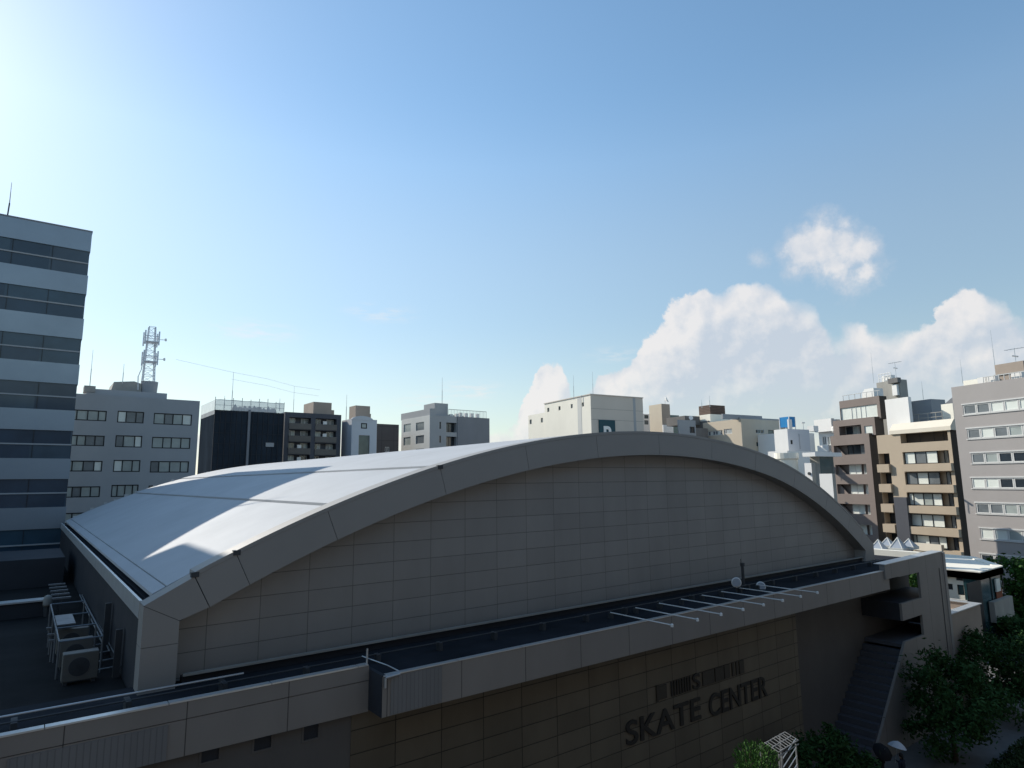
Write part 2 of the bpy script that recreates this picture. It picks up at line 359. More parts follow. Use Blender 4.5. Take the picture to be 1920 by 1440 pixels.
def wall_face(bm, f, u0, u1, z0, z1, rects, mi=0):
    """the wall with real openings and reveals; rects (u0,z0,u1,z1,depth)"""
    rects = [(max(u0+.01, a), max(z0+.01, b), min(u1-.01, c), min(z1-.01, d), e) for a, b, c, d, e in rects]
    rects = [r for r in rects if r[2]-r[0] > .05 and r[3]-r[1] > .05]
    us = sorted({round(v, 4) for v in [u0, u1] + [r[0] for r in rects] + [r[2] for r in rects]})
    zs = sorted({round(v, 4) for v in [z0, z1] + [r[1] for r in rects] + [r[3] for r in rects]})
    cache = {}
    def V(u, z):
        k = (round(u, 4), round(z, 4))
        if k not in cache: cache[k] = bm.verts.new(f.pt(u, z))
        return cache[k]
    for a, b in zip(us, us[1:]):
        for c, d in zip(zs, zs[1:]):
            mu, mz = (a+b)/2, (c+d)/2
            if any(r[0] < mu < r[2] and r[1] < mz < r[3] for r in rects): continue
            bm.faces.new((V(a, c), V(b, c), V(b, d), V(a, d))).material_index = mi
    for a, c, b, d, e in rects:
        q = [(a, c), (b, c), (b, d), (a, d)]
        for i in range(4):
            p0, p1 = q[i], q[(i+1) % 4]
            bm.faces.new([bm.verts.new(v) for v in (f.pt(*p0), f.pt(*p1), f.pt(*p1, -e), f.pt(*p0, -e))]).material_index = mi
        bm.faces.new([bm.verts.new(f.pt(u, z, -e)) for u, z in q]).material_index = mi
    return rects
def window(parent, f, r, fr, panes, mull=(0.5,), trans=(), fwid=.07, d=-.12):
    """window frame (one part) with its panes (a sub-part)"""
    a, b, c, e = r[:4]
    bm = BM(); t0, t1 = d-.04, d+.03
    f.slab(bm, a, b, a+fwid, e, t0, t1); f.slab(bm, c-fwid, b, c, e, t0, t1)
    f.slab(bm, a+fwid, b, c-fwid, b+fwid, t0, t1); f.slab(bm, a+fwid, e-fwid, c-fwid, e, t0, t1)
    for q in mull:
        u = a+(c-a)*q; f.slab(bm, u-fwid*.5, b+fwid, u+fwid*.5, e-fwid, t0, t1)
    w = obj('window', bm, fr, parent)
    bm = BM(); qs = [0]+sorted(mull)+[1]
    for i, (q0, q1) in enumerate(zip(qs, qs[1:])):
        mi = random.randrange(len(panes))
        vs = [bm.verts.new(f.pt(a+(c-a)*u, z, d-.02-.01*(i % 2))) for u, z in ((q0, b), (q1, b), (q1, e), (q0, e))]
        bm.faces.new(vs).material_index = mi
    obj('pane', bm, panes, w)
    return w
def block(corner, left, right, Y=None, X=None):
    """near corner, far end of the -X face and far end of the -Y face of a building, measured in the photograph"""
    p = at(*corner, Y=Y) if Y is not None else at(*corner, X=X)
    y1 = at(*left, X=p.x).y if left else p.y+12
    x1 = at(*right, Y=p.y).x if right else p.x+12
    return p.x, p.y, x1, y1, p.z
GZ = -15.0
def shell(parent, bk, zb, material, openF=(), openL=(), name='wall', mats=None):
    x0, y0, x1, y1, zt = bk
    bm = BM(); F, Lf = Face('F', y0), Face('L', x0)
    rF = wall_face(bm, F, x0, x1, zb, zt, list(openF)); rL = wall_face(bm, Lf, -y1, -y0, zb, zt, list(openL), 1 if mats else 0)
    for q in (((x1, y0, zb), (x1, y1, zb), (x1, y1, zt), (x1, y0, zt)), ((x1, y1, zb), (x0, y1, zb), (x0, y1, zt), (x1, y1, zt)), ((x0, y0, zt), (x1, y0, zt), (x1, y1, zt), (x0, y1, zt))):
        bm.faces.new([bm.verts.new(p) for p in q])
    bmesh.ops.remove_doubles(bm, verts=bm.verts, dist=1e-4)
    obj(name, bm, mats or material, parent)
    return F, Lf, rF, rL
def solid(parent, name, bk, zb, material):
    x0, y0, x1, y1, zt = bk; bm = BM(); box(bm, (x0, y0, zb), (x1, y1, zt)); return obj(name, bm, material, parent)
def whip(parent, px, pt, pb, Y=None, X=None, r=.05, name='antenna'):
    a = at(px, pb, Y=Y, X=X); b = at(px, pt, Y=Y, X=X); bm = BM()
    tube(bm, (a.x, a.y, a.z-.3), (a.x, a.y, a.z+(b.z-a.z)*.5), r, 6); tube(bm, (a.x, a.y, a.z+(b.z-a.z)*.5), (a.x, a.y, b.z), r*.6, 6, r*.4)
    return obj(name, bm, M['steel'], parent)
def bldg(name, label, bk, cat='building'): return thing(name, label, cat, (bk[0], bk[1], GZ))

# ------------------------------------------------------------------ setting
bm = BM(); box(bm, (-1500, -1500, GZ-1), (2500, 2500, GZ)); tag(obj('ground', bm, M['conc_d'], loc=(0, 0, GZ)), kind='structure')
bm = BM(); box(bm, (-60, 2.6, GZ-.2), (300, 11.6, GZ+.004)); tag(obj('road', bm, M['asphalt'], loc=(30, 7, GZ)), kind='structure')
bm = BM(); box(bm, (-60, 11.6, GZ-.2), (64, 17.4, GZ+.14)); tag(obj('pavement', bm, M['pave'], loc=(30, 14, GZ)), kind='structure')
bm = BM(); box(bm, (64, -40, GZ-.2), (74, 120, GZ+.008)); tag(obj('cross_road', bm, M['asphalt'], loc=(69, 14, GZ)), kind='structure')

# the block across the street that the view is taken from: unseen, added behind the camera to hold sky light off the gable
vb = thing('unseen_viewpoint_building', 'unseen dark block behind the camera, added to shade the rink gable', 'building', (0, -14, GZ))
M['viewblock'] = mat('viewpoint_render', (.085, .09, .10), .8, .1)
bm = BM(); box(bm, (-70, -22, GZ), (70, -7, 15)); obj('wall', bm, M['viewblock'], vb)
bm = BM()
for k in range(8): box(bm, (-70, -7, GZ+3.3*k+1), (70, -6.8, GZ+3.3*k+2)); 
obj('balcony_front', bm, M['conc_d'], vb)

# ------------------------------------------------------------------ the skating rink
GY, RY = 20.0, 68.0                     # gable plane, far end of the arched roof
rink = thing('skating_rink', 'dark grey skating rink hall with a wide arched metal roof and a shaded gable', 'sports hall', (24, 44, GZ))
XL, XR, XC, RAD = 2.81, 45.47, 24.1, 45.4
def zo(x):
    z = 2.13-(RAD-math.sqrt(RAD*RAD-(x-XC)**2))
    return z-.0077*(x-33)**2 if x > 33 else z
def nrm(x):
    e = .01; d = Vector((2*e, zo(x+e)-zo(x-e))); d.normalize(); return Vector((-d.y, d.x))
BAND = .98
TB = -5.45                              # deck of the low roof in front of the gable
xs = [XL+(XR-XL)*i/72 for i in range(73)]
inner = []
for x in xs:
    n = nrm(x); q = (x-n.x*BAND, zo(x)-n.y*BAND)
    if XL+.89 < q[0] < XR-.89: inner.append(q)
inner = [(XL+.89, -3.66)] + [q for q in inner if q[1] > -3.64 or q[0] > 20] + [(XR-.9, -4.95)]
# gable wall, set back behind the rim
bm = BM(); poly = [(XL+.85, TB)] + [(p[0], p[1]+.3) for p in inner] + [(XR-.85, TB)]
prism(bm, poly, 'Y', GY+.7, GY+1.0); obj('gable_wall', bm, M['gable'], rink)
# rim: folded panels with open joints, one mesh
bm = BM()
def rim_piece(xa, xb):
    k = max(2, int((xb-xa)/.6)); pts = [xa+(xb-xa)*i/k for i in range(k+1)]
    o = [(x, zo(x)) for x in pts]
    i_ = []
    for x in pts:
        n = nrm(x); i_.append((x-n.x*BAND, zo(x)-n.y*BAND))
    prism(bm, o+i_[::-1], 'Y', GY, GY+.75)
cuts = [5.1, 7.8, 11.95, 15.9, 19.9, 24.1, 28.3, 32.3, 36.3, 39.9, 42.6]
cl = [4.02]+cuts+[44.2]
for a, b in zip(cl, cl[1:]): rim_piece(a+.008, b-.008)
n = nrm(4.02); ie = (4.02-n.x*BAND, zo(4.02)-n.y*BAND)
prism(bm, [(XL, -3.2), (4.004, zo(4.004)), (ie[0]-.016, ie[1]), (XL+.89, -3.69)], 'Y', GY, GY+.75)
prism(bm, [(XL, -4.28), (XL, -3.215), (XL+.89, -3.705), (XL+.89, -4.28)], 'Y', GY, GY+.75)
prism(bm, [(XL, TB), (XL, -4.293), (XL+.89, -4.293), (XL+.89, TB)], 'Y', GY, GY+.75)
n = nrm(44.2); ie = (44.2-n.x*BAND, zo(44.2)-n.y*BAND)
prism(bm, [(44.21, zo(44.21)), (XR, zo(XR)), (XR, TB), (XR-1.35, TB), (XR-1.2, -4.75), (ie[0], ie[1])], 'Y', GY, GY+.75)
obj('rim', bm, M['rim'], rink)
bm = BM(); prism(bm, [(x, zo(x)-.04) for x in xs]+[(x-nrm(x).x*.9, zo(x)-nrm(x).y*.9) for x in xs[::-1]], 'Y', GY+.03, GY+.5)
obj('rim_backing', bm, M['roof_dark'], rink)
# arched roof in stepped sheets
def sheet(xa, xb, lift, ya=GY+.76, yb=RY, k=16):
    bm = BM(); pts = [xa+(xb-xa)*i/k for i in range(k+1)]
    up_ = [(x, zo(x)+lift) for x in pts]; dn = [(x, zo(x)-.12) for x in pts[::-1]]
    prism(bm, up_+dn, 'Y', ya, yb); return bm
obj('roof', sheet(3.46, 8.14, .0), M['roof'], rink)
obj('roof', sheet(8.22, 11.87, .06), M['roof'], rink)
obj('roof', sheet(11.95, 36.0, .12, k=40), M['roof'], rink)
obj('roof', sheet(36.06, 44.9, .03), M['roof'], rink)
# metal edge that folds from the roof over the front rim
bm = BM()
for a, b in zip(cl, cl[1:]):
    k = 8; pts = [a+(b-a)*i/k for i in range(k+1)]
    prism(bm, [(x, zo(x)+.125) for x in pts]+[(x, zo(x)+.005) for x in pts[::-1]], 'Y', GY-.012, GY+.755)
obj('roof_edge', bm, M['rim'], rink)
# clamps where the roof steps meet the rim
for x in (5.1, 4.02, 11.95):
    bm = BM(); box(bm, (x-.1, GY-.03, zo(x)-.02), (x+.1, GY+.12, zo(x)+.12)); obj('edge_clamp', bm, M['darksteel'], rink)
# eaves gutter on the left
bm = BM(); hexa(bm, [(3.1, GY+.76, zo(3.1)-.1), (3.42, GY+.76, zo(3.42)-.1), (3.42, RY, zo(3.42)-.1), (3.1, RY, zo(3.1)-.1), (3.1, GY+.76, zo(3.1)), (3.42, GY+.76, zo(3.42)), (3.42, RY, zo(3.42)), (3.1, RY, zo(3.1))]); obj('eaves_strip', bm, M['roof'], rink)
bm = BM(); box(bm, (2.88, GY+.76, -3.62), (3.1, RY, -3.42)); box(bm, (3.1, GY+.76, -3.62), (3.5, RY, -3.3)); obj('gutter', bm, M['roof_dark'], rink)
bm = BM(); box(bm, (2.80, GY+.76, -3.64), (2.88, RY, -3.17)); obj('gutter_edge', bm, M['coping'], rink)
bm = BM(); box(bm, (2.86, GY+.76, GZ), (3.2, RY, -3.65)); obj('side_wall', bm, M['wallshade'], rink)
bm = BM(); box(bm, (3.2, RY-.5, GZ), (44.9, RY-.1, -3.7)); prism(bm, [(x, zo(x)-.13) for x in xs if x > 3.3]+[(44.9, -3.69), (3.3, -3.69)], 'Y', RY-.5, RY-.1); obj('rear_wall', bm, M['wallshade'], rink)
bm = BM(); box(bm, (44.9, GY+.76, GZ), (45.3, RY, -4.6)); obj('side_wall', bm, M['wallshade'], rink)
# ridge clutter along the far verge: snow guards
x = 3.6
while x < 16:
    bm = BM(); box(bm, (x, RY-.25, zo(x)+.02), (x+.22+random.random()*.25, RY-.1, zo(x)+.12+random.random()*.16)); obj('verge_guard', bm, M['steel'], rink); x += .7+random.random()*.8
# low front roof, fascias and facade
FY0, FY1, WY = 17.85, 17.0, 18.0
STEP = 8.35                              # where the fascia steps forward
bm = BM(); box(bm, (-40, FY0+.12, TB-.5), (STEP, GY+.9, TB)); box(bm, (STEP, FY1+.12, TB-.5), (40.2, GY+.9, TB)); box(bm, (40.2, 17.3, TB-.5), (48.3, 26, TB)); obj('low_roof', bm, M['membrane'], rink)
bm = BM(); box(bm, (-40, FY0, -6.45), (STEP-.02, FY0+.12, -5.62)); box(bm, (-40, FY0-.012, -5.6), (STEP-.02, FY0+.12, -5.21)); obj('fascia', bm, M['fascia'], rink)
bm = BM(); box(bm, (STEP, FY1, -6.4), (40.2, FY1+.12, -5.34)); obj('fascia', bm, M['fascia'], rink)
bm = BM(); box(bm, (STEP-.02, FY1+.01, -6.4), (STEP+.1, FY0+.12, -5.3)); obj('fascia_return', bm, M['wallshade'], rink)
bm = BM(); box(bm, (STEP+.25, FY1-.02, -6.38), (STEP+1.9, FY1-.004, -5.37)); obj('ribbed_panel', bm, M['ribbed'], rink)
bm = BM(); box(bm, (.2, FY0-.03, -6.44), (3.2, FY0-.014, -5.66)); obj('ribbed_panel', bm, M['ribbed'], rink)
bm = BM()
x = -40
while x < STEP-.1:
    e = min(x+2.4, STEP-.03); box(bm, (x, FY0-.03, -5.205), (e-.02, FY0+.19, -5.165)); x += 2.4
obj('coping', bm, M['coping'], rink)
bm = BM(); x = STEP
while x < 39.9:
    e = min(x+2.45, 40.15); box(bm, (x+.02, FY1-.025, -5.335), (e, FY1+.16, -5.305)); x += 2.45
obj('coping', bm, M['coping'], rink)
bm = BM(); path(bm, [(STEP+.06, FY1-.06, -5.62), (STEP+.06, FY1-.06, -5.36), (STEP+.5, FY1-.06, -5.33)], .035); path(bm, [(STEP-.1, FY0+.3, -5.0), (STEP+.3, FY1+.35, -5.15), (STEP+.55, FY1+.1, -5.3)], .018); obj('drain_hook', bm, M['steel'], rink)
bm = BM(); tube(bm, (STEP-.06, FY0+.05, TB), (STEP-.06, FY0+.05, -4.75), .03); obj('conductor_pole', bm, M['steel'], rink)
# soffit and tiled wall under the fascia, with small windows on the left
F = Face('F', WY)
small = [F.rect(375, 1395, 414, 1426), F.rect(474, 1375, 512, 1404), F.rect(567, 1357, 600, 1385)]
bm = BM(); rr = wall_face(bm, Face('F', WY+.02), -40, 7.9, GZ, -6.3, [(*r, .35) for r in small]); obj('wall', bm, M['plain_wall'], rink, recalc=False)
for r in rr: window(rink, Face('F', WY+.02), r, M['plain_wall'], [M['roof_dark']], mull=(), fwid=.05, d=-.01)
bm = BM(); box(bm, (7.9, WY, GZ), (31.6, WY+.3, -6.3)); obj('tiled_wall', bm, M['facade'], rink)
SY = 19.2                                # the wall behind the stair lies deeper
bm = BM(); box(bm, (31.6, SY, GZ), (48.4, SY+.3, -5.98)); box(bm, (31.605, WY+.31, GZ), (31.85, SY-.005, -6.3)); obj('wall', bm, M['plain_wall'], rink)
bm = BM(); box(bm, (14.4, WY-.35, -6.62), (40.2, WY-.004, -6.42)); obj('soffit_ledge', bm, M['plain_wall'], rink)
# letters
def letters(text, x0, x1, zb, zt, y, material, name='letter'):
    cu = bpy.data.curves.new('t', 'FONT'); cu.body = text; cu.size = 1; cu.extrude = .04; cu.offset = .012; cu.space_character = 1.02
    o = bpy.data.objects.new('t', cu); COL.objects.link(o)
    w = []
    dg = bpy.context.evaluated_depsgraph_get(); full = o.evaluated_get(dg).to_mesh()
    xs_ = [v.co.x for v in full.vertices]; ys_ = [v.co.y for v in full.vertices]; xa, xb, ya, yb = min(xs_), max(xs_), min(ys_), max(ys_)
    bm = BM(); bm.from_mesh(full); o.to_mesh_clear(); bpy.data.objects.remove(o); bpy.data.curves.remove(cu)
    # one object per letter: gather islands by the gaps between them along the line
    sx, sz = (x1-x0)/(xb-xa), (zt-zb)/(yb-ya)
    bm.verts.ensure_lookup_table(); seen = set(); isl = []
    for v in bm.verts:
        if v in seen: continue
        st = [v]; seen.add(v); g = []
        while st:
            q = st.pop(); g.append(q)
            for e in q.link_edges:
                t = e.other_vert(q)
                if t not in seen: seen.add(t); st.append(t)
        isl.append(g)
    isl.sort(key=lambda g: min(v.co.x for v in g))
    for g in isl:
        gs = set(g); b2 = BM(); mp = {v: b2.verts.new((x0+(v.co.x-xa)*sx, y-v.co.z*.8-.03, zb+(v.co.y-ya)*sz)) for v in g}
        for f in bm.faces:
            if f.verts[0] in gs: b2.faces.new([mp[v] for v in f.verts])
        obj(name, b2, material, rink)
    bm.free()
letters('SKATE', 18.98, 23.55, -10.0, -9.12, WY, M['letter'])
letters('CENTER', 24.15, 28.6, -10.1, -9.18, WY, M['letter'])
# worn upper line: a square emblem, close upright strokes, an S, dim blocks
ems = [(20.84, 20.98), (21.08, 21.5)]
def strip(xa, xb, za=-8.76, zb=-8.2, material='logo', name='emblem'):
    b = BM(); box(b, (xa, WY-.05, za), (xb, WY-.003, zb)); obj(name, b, M[material], rink)
b = BM(); box(b, (20.8, WY-.06, -8.8), (20.9, WY-.003, -8.16)); box(b, (20.905, WY-.05, -8.74), (21.42, WY-.003, -8.22)); obj('emblem', b, M['logo'], rink)
for k in range(8): strip(21.72+k*.17, 21.79+k*.17, material='letter', name='letter_stroke')
letters('S', 23.12, 23.6, -8.78, -8.16, WY, M['letter'])
for xa, xb in ((23.8, 24.6), (24.68, 25.3), (25.36, 25.75), (25.95, 26.1), (26.25, 26.4), (26.5, 26.85)): strip(xa, xb, material='logo', name='letter_stroke')
# right end: end wall with its openings, stair down along the facade
EY = 16.9
bm = BM(); f = Face('F', EY)
hole_u = f.rect(1693, 1080, 1728, 1121); hole_d = f.rect(1697, 1163, 1733, 1190)
x0e = f.uz(1694, 1168)[0]; x1e = f.uz(1788, 1240)[0]
def wall_thick(bm, f, u0, u1, z0, z1, rects, t):
    us = sorted({u0, u1}|{r[0] for r in rects}|{r[2] for r in rects}); zs = sorted({z0, z1}|{r[1] for r in rects}|{r[3] for r in rects})
    for a, b in zip(us, us[1:]):
        for c, d in zip(zs, zs[1:]):
            if any(r[0] < (a+b)/2 < r[2] and r[1] < (c+d)/2 < r[3] for r in rects): continue
            f.slab(bm, a, c, b, d, -t, 0)
zlow = hole_d[1]
wall_thick(bm, f, x0e, x1e, zlow, hole_u[3]+.02, [(x0e, hole_u[1], hole_u[0], hole_u[3]), hole_u, (x0e, hole_d[1], hole_d[2], hole_d[3])], .14)
prism(bm, [(x1e, zlow-.003), (x0e, zlow-.003), (f.uz(1640, 1325)[0], GZ+1.1), (f.uz(1640, 1325)[0], GZ), (x1e, GZ)], 'Y', EY, EY+.14)
bmesh.ops.remove_doubles(bm, verts=bm.verts, dist=1e-4)
obj('end_wall', bm, M['fascia'], rink)
# higher fascia above the end wall
zf = hole_u[3]+.023
bm = BM(); prism(bm, [(39.55, zf), (x1e, zf), (x1e, -4.86), (39.55, -4.99)], 'Y', EY, EY+.3); obj('fascia', bm, M['fascia'], rink)
bm = BM(); prism(bm, [(39.52, -4.986), (x1e+.02, -4.856), (x1e+.02, -4.82), (39.52, -4.95)], 'Y', EY-.03, EY+.6); obj('coping', bm, M['coping'], rink)
bm = BM(); box(bm, (x1e-.75, EY-.03, GZ), (x1e-.7, EY-.003, zf-.05)); obj('conductor_strip', bm, M['darksteel'], rink); bm = BM(); box(bm, (x1e+.005, EY-.05, GZ), (x1e+.35, EY+.9, -4.9)); obj('pilaster', bm, M['rim'], rink)
# landing box and stair
bm = BM(); box(bm, (x0e-.02, EY+.15, hole_d[3]-.02), (x0e+.15, SY-.01, hole_u[1])); obj('landing_front', bm, M['wallshade'], rink)
bm = BM(); box(bm, (x0e, EY+.15, -9.8), (x1e, SY-.01, -9.6)); k = 17
for i in range(k):
    xx = x0e-.36*(i+1); zz = -9.6-(i+1)*(GZ+9.6)/-k*1.0
    box(bm, (xx, EY+.15, GZ), (xx+.36, SY-.01, zz))
obj('stair', bm, M['darkapt'], rink)
bm = BM(); box(bm, (x1e-.4, EY+.15, -9.5), (x1e-.2, SY-.01, hole_u[1]-.05)); box(bm, (x0e+.16, EY+.15, hole_u[1]-.12), (x1e-.005, SY-.01, hole_u[1]-.02)); obj('landing_wall', bm, M['roof_dark'], rink)
bm = BM(); box(bm, (x1e+.36, EY+.1, GZ), (54, EY+.5, -8.9)); box(bm, (53.7, EY+.5, GZ), (54, 22, -8.9)); box(bm, (x1e+.36, EY+.5, -9.5), (53.7, 22, -9.35)); box(bm, (x1e+.36, 22, GZ), (54, 22.3, -8.8)); obj('annex_wall', bm, M['penth'], rink)
bm = BM(); box(bm, (x1e+.36, EY+.02, -8.88), (54.1, EY+.55, -8.82)); box(bm, (53.62, EY+.56, -8.88), (54.1, 22, -8.82)); obj('coping', bm, M['coping'], rink)
# long pipe run along the low roof (its own thing: it rests on sleepers)
pr = thing('pipe_run', 'twin galvanised pipes on low sleepers along the flat front roof of the rink', 'pipes', (14, 19, TB))
for y, z, r, xe in ((19.05, -5.12, .03, 5.2), (18.8, -5.2, .022, 44.6)):
    bm = BM(); tube(bm, (-14, y, z), (xe, y, z), r); obj('pipe', bm, M['steel'] if y > 19 else M['darksteel'], pr)
x = -13
while x < 44:
    bm = BM(); box(bm, (x, 18.7, TB+.003), (x+.12, 19.15 if x < 5 else 18.95, -5.2)); obj('sleeper', bm, M['darksteel'], pr); x += 2.2
gd = thing('gutter_rail', 'dark rail along the foot of the rink gable wall', 'rail', (24, 20.3, TB))
bm = BM(); box(bm, (3.9, 20.25, TB+.003), (44.4, 20.5, TB+.2)); obj('kerb', bm, M['roof_dark'], gd)
bm = BM(); box(bm, (3.9, 20.1, TB+.24), (44.4, 20.22, TB+.3)); obj('rail', bm, M['conc'], gd)
# arms that light the letters
pa = None; ords = ['first', 'second', 'third', 'fourth', 'fifth', 'sixth', 'seventh', 'eighth']
for k in range(8):
    lab = f'thin steel lamp arm over the rink parapet, {ords[k]} from the left of the eight'
    loc = (19.0+1.476*k, 17.1, -5.2)
    if pa is None:
        pa = thing('lamp_arm', lab, 'lamp arm', loc, 'lamp arms above the wall letters')
        bm = BM(); x, y, z = loc; tube(bm, (x, 18.6, z-.02), (x, 15.55, z), .022); obj('arm', bm, M['white'], pa)
        bm = BM(); lathe(bm, (x, 15.55, z-.07), [(.01, 0), (.055, .01), (.055, .09), (.03, .12)], 10); obj('lamp_head', bm, M['white'], pa)
        bm = BM(); box(bm, (x-.06, 18.5, TB+.003), (x+.06, 18.7, z-.045)); obj('foot', bm, M['darksteel'], pa)
    else: dup(pa, loc, lab)
# floodlights and a small vent pipe on the low roof
for nm, lab, px, py in (('floodlight', 'round white floodlight with an open ring face, beside the vent pipe', 1380, 1092), ('floodlight', 'round pale floodlight leaning back, alone past the vent pipe', 1426, 1100)):
    p = at(px, py, Y=18.6); t = thing(nm, lab, 'floodlight', (p.x, 18.6, TB), 'floodlights on the low roof')
    bm = BM(); tube(bm, (p.x, 18.6, TB), (p.x, 18.6, p.z-.05), .035); obj('post', bm, M['darksteel'], t)
    ax = Vector((-.62, -.75, .12 if px < 1400 else .3)).normalized()
    bm = BM(); lathe(bm, Vector((p.x, 18.6, p.z))-ax*.1, [(.05, 0), (.2, .06), (.24, .14), (.24, .18)], 20, ax); obj('housing', bm, M['white'], t, True)
    bm = BM(); lathe(bm, Vector((p.x, 18.6, p.z))+ax*.083, [(.19, 0), (.19, .012)], 20, ax); obj('lens', bm, M['skyl'], t)
p = at(1394, 1090, Y=19.2); t = thing('vent_pipe', 'short steel vent pipe standing on the low roof against the gable', 'vent pipe', (p.x, 19.2, TB))
bm = BM(); tube(bm, (p.x, 19.2, TB), (p.x, 19.2, -4.35), .07); tube(bm, (p.x, 19.2, -4.36), (p.x, 19.2, -4.2), .11, 10); tube(bm, (p.x-.12, 19.2, TB), (p.x-.12, 19.2, -4.0), .015, 6); obj('pipe', bm, M['darksteel'], t)

# ------------------------------------------------------------------ low roof left of the hall, with its plant
DZ = -5.8
lowb = thing('low_block', 'dark low flat-roofed wing beside the rink, carrying air conditioning units', 'building', (-12, 40, GZ))
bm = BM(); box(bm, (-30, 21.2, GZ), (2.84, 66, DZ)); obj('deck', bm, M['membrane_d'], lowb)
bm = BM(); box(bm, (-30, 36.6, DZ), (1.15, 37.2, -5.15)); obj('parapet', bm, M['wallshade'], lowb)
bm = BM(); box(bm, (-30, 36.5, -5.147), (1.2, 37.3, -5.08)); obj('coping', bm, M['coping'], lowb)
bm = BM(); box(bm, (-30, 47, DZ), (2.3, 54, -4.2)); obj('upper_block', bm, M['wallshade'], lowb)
for ya, zt_ in ((27, -4.1), (23.6, -4.4)):
    bm = BM(); box(bm, (2.62, ya, DZ), (2.8, ya+.18, zt_)); obj('downpipe', bm, M['darksteel'], lowb)
# air-conditioning units in a row
ac0 = None
aords = ['nearest the street', 'second from the street', 'third from the street', 'fourth from the street', 'fifth from the street']
def ac_unit(name, lab, x0, y0, w, d, h, grp):
    t = thing(name, lab, 'air conditioner', (x0+w/2, y0+d/2, DZ), grp)
    bm = BM(); box(bm, (x0, y0, DZ+.1), (x0+w, y0+d, DZ+.1+h)); bmesh.ops.bevel(bm, geom=bm.edges[:], offset=.015, segments=1, affect='EDGES'); obj('casing', bm, M['ac'], t)
    bm = BM(); c = Vector((x0+w*.46, y0-.004, DZ+.1+h*.5)); lathe(bm, c, [(h*.34, 0), (h*.34, .01), (h*.30, .012)], 24, Vector((0, -1, 0)))
    for i in range(8):
        a = i*math.pi/4; tube(bm, c+Vector((0, -.014, 0)), c+Vector((math.cos(a)*h*.32, -.014, math.sin(a)*h*.32)), .006, 4)
    obj('fan_grille', bm, M['darksteel'], t)
    bm = BM(); lathe(bm, c+Vector((0, -.002, 0)), [(h*.36, 0), (h*.36, .005)], 24, Vector((0, -1, 0))); obj('fan_ring', bm, M['conc_d'], t)
    bm = BM(); box(bm, (x0+.05, y0+.03, DZ), (x0+.15, y0+d-.03, DZ+.1)); box(bm, (x0+w-.15, y0+.03, DZ), (x0+w-.05, y0+d-.03, DZ+.1)); obj('feet', bm, M['darksteel'], t)
    return t
for k in range(3):
    lab = f'boxy outdoor air conditioning unit in the row by the rink wall, {aords[k]}'
    ac_unit('air_conditioner', lab, 1.33, 23.6+2.0*k, .9, .42, .78, 'air conditioners on the low roof')
# steel stand over the units
st = thing('steel_stand', 'pale steel rack of open frames standing over the air conditioning units', 'rack', (1.7, 28, DZ))
for y in (24.6, 26.9, 29.4, 32.4):
    bm = BM()
    path(bm, [(1.25, y, DZ), (1.25, y, -4.72), (2.38, y, -4.72), (2.38, y, DZ)], .03, 6); obj('frame', bm, M['rackmetal'], st)
for x in (1.25, 2.38):
    bm = BM(); tube(bm, (x, 24.6, -4.72), (x, 32.4, -4.72), .025, 6); obj('rail', bm, M['rackmetal'], st)
bm = BM(); box(bm, (1.28, 27.2, -4.69), (1.8, 29.2, -4.66)); obj('cover_sheet', bm, M['rackmetal'], st)
for i, (xa, ya) in enumerate(((2.95, 24.0), (2.85, 25.0), (2.75, 26.1), (2.65, 27.3))):
    t = thing('refrigerant_pipe', f'thin pale pipe bending from a unit and along the rink wall, {ords[i]} from the street', 'pipe', (xa, ya, DZ), 'pipes beside the air conditioners')
    bm = BM(); z = -5.55+.02*i; path(bm, [(2.26, ya-.1, z), (xa, ya, z), (xa+.06, 40, z)], .022, 6); obj('pipe', bm, M['steel'], t)
for i in range(5):
    t = thing('roof_rib', f'small pale steel louvre strip behind the rack, {ords[i]} one', 'louvre', (1.9, 36+1.3*i, -4.9), 'steel strips behind the rack')
    bm = BM(); box(bm, (1.4, 35.6+1.25*i, -5.0), (2.1, 35.75+1.25*i, -4.93)); obj('strip', bm, M['rackmetal'], t); bm = BM(); box(bm, (1.7, 35.62+1.25*i, DZ), (1.76, 35.7+1.25*i, -5.0)); obj('post', bm, M['darksteel'], t)
p = at(87, 1150, Y=36.4); t = thing('roof_vent', 'small white domed vent hood at the end of the low parapet', 'vent', (p.x, 36.4, DZ))
bm = BM(); lathe(bm, (p.x, 36.4, -5.35), [(.15, 0), (.17, .08), (.17, .3), (.15, .4), (.08, .46), (.02, .48)], 14); obj('hood', bm, M['conc'], t, True)
bm = BM(); tube(bm, (p.x, 36.4, DZ), (p.x, 36.4, -5.35), .1); obj('stack', bm, M['darksteel'], t)
for i, (px, py) in enumerate(((93, 1178), (95, 1190), (98, 1201))):
    p = at(px, py, Y=29.5-1.2*i)
    t = thing('cable_clip', f'little bright cable bracket left of the units, {ords[i]} from the parapet', 'bracket', (p.x, p.y, DZ), 'cable brackets')
    bm = BM(); box(bm, (p.x-.1, p.y-.05, p.z-.04), (p.x+.1, p.y+.05, p.z+.03)); tube(bm, (p.x, p.y, DZ), (p.x, p.y, p.z-.04), .03); obj('bracket', bm, M['rackmetal'], t)

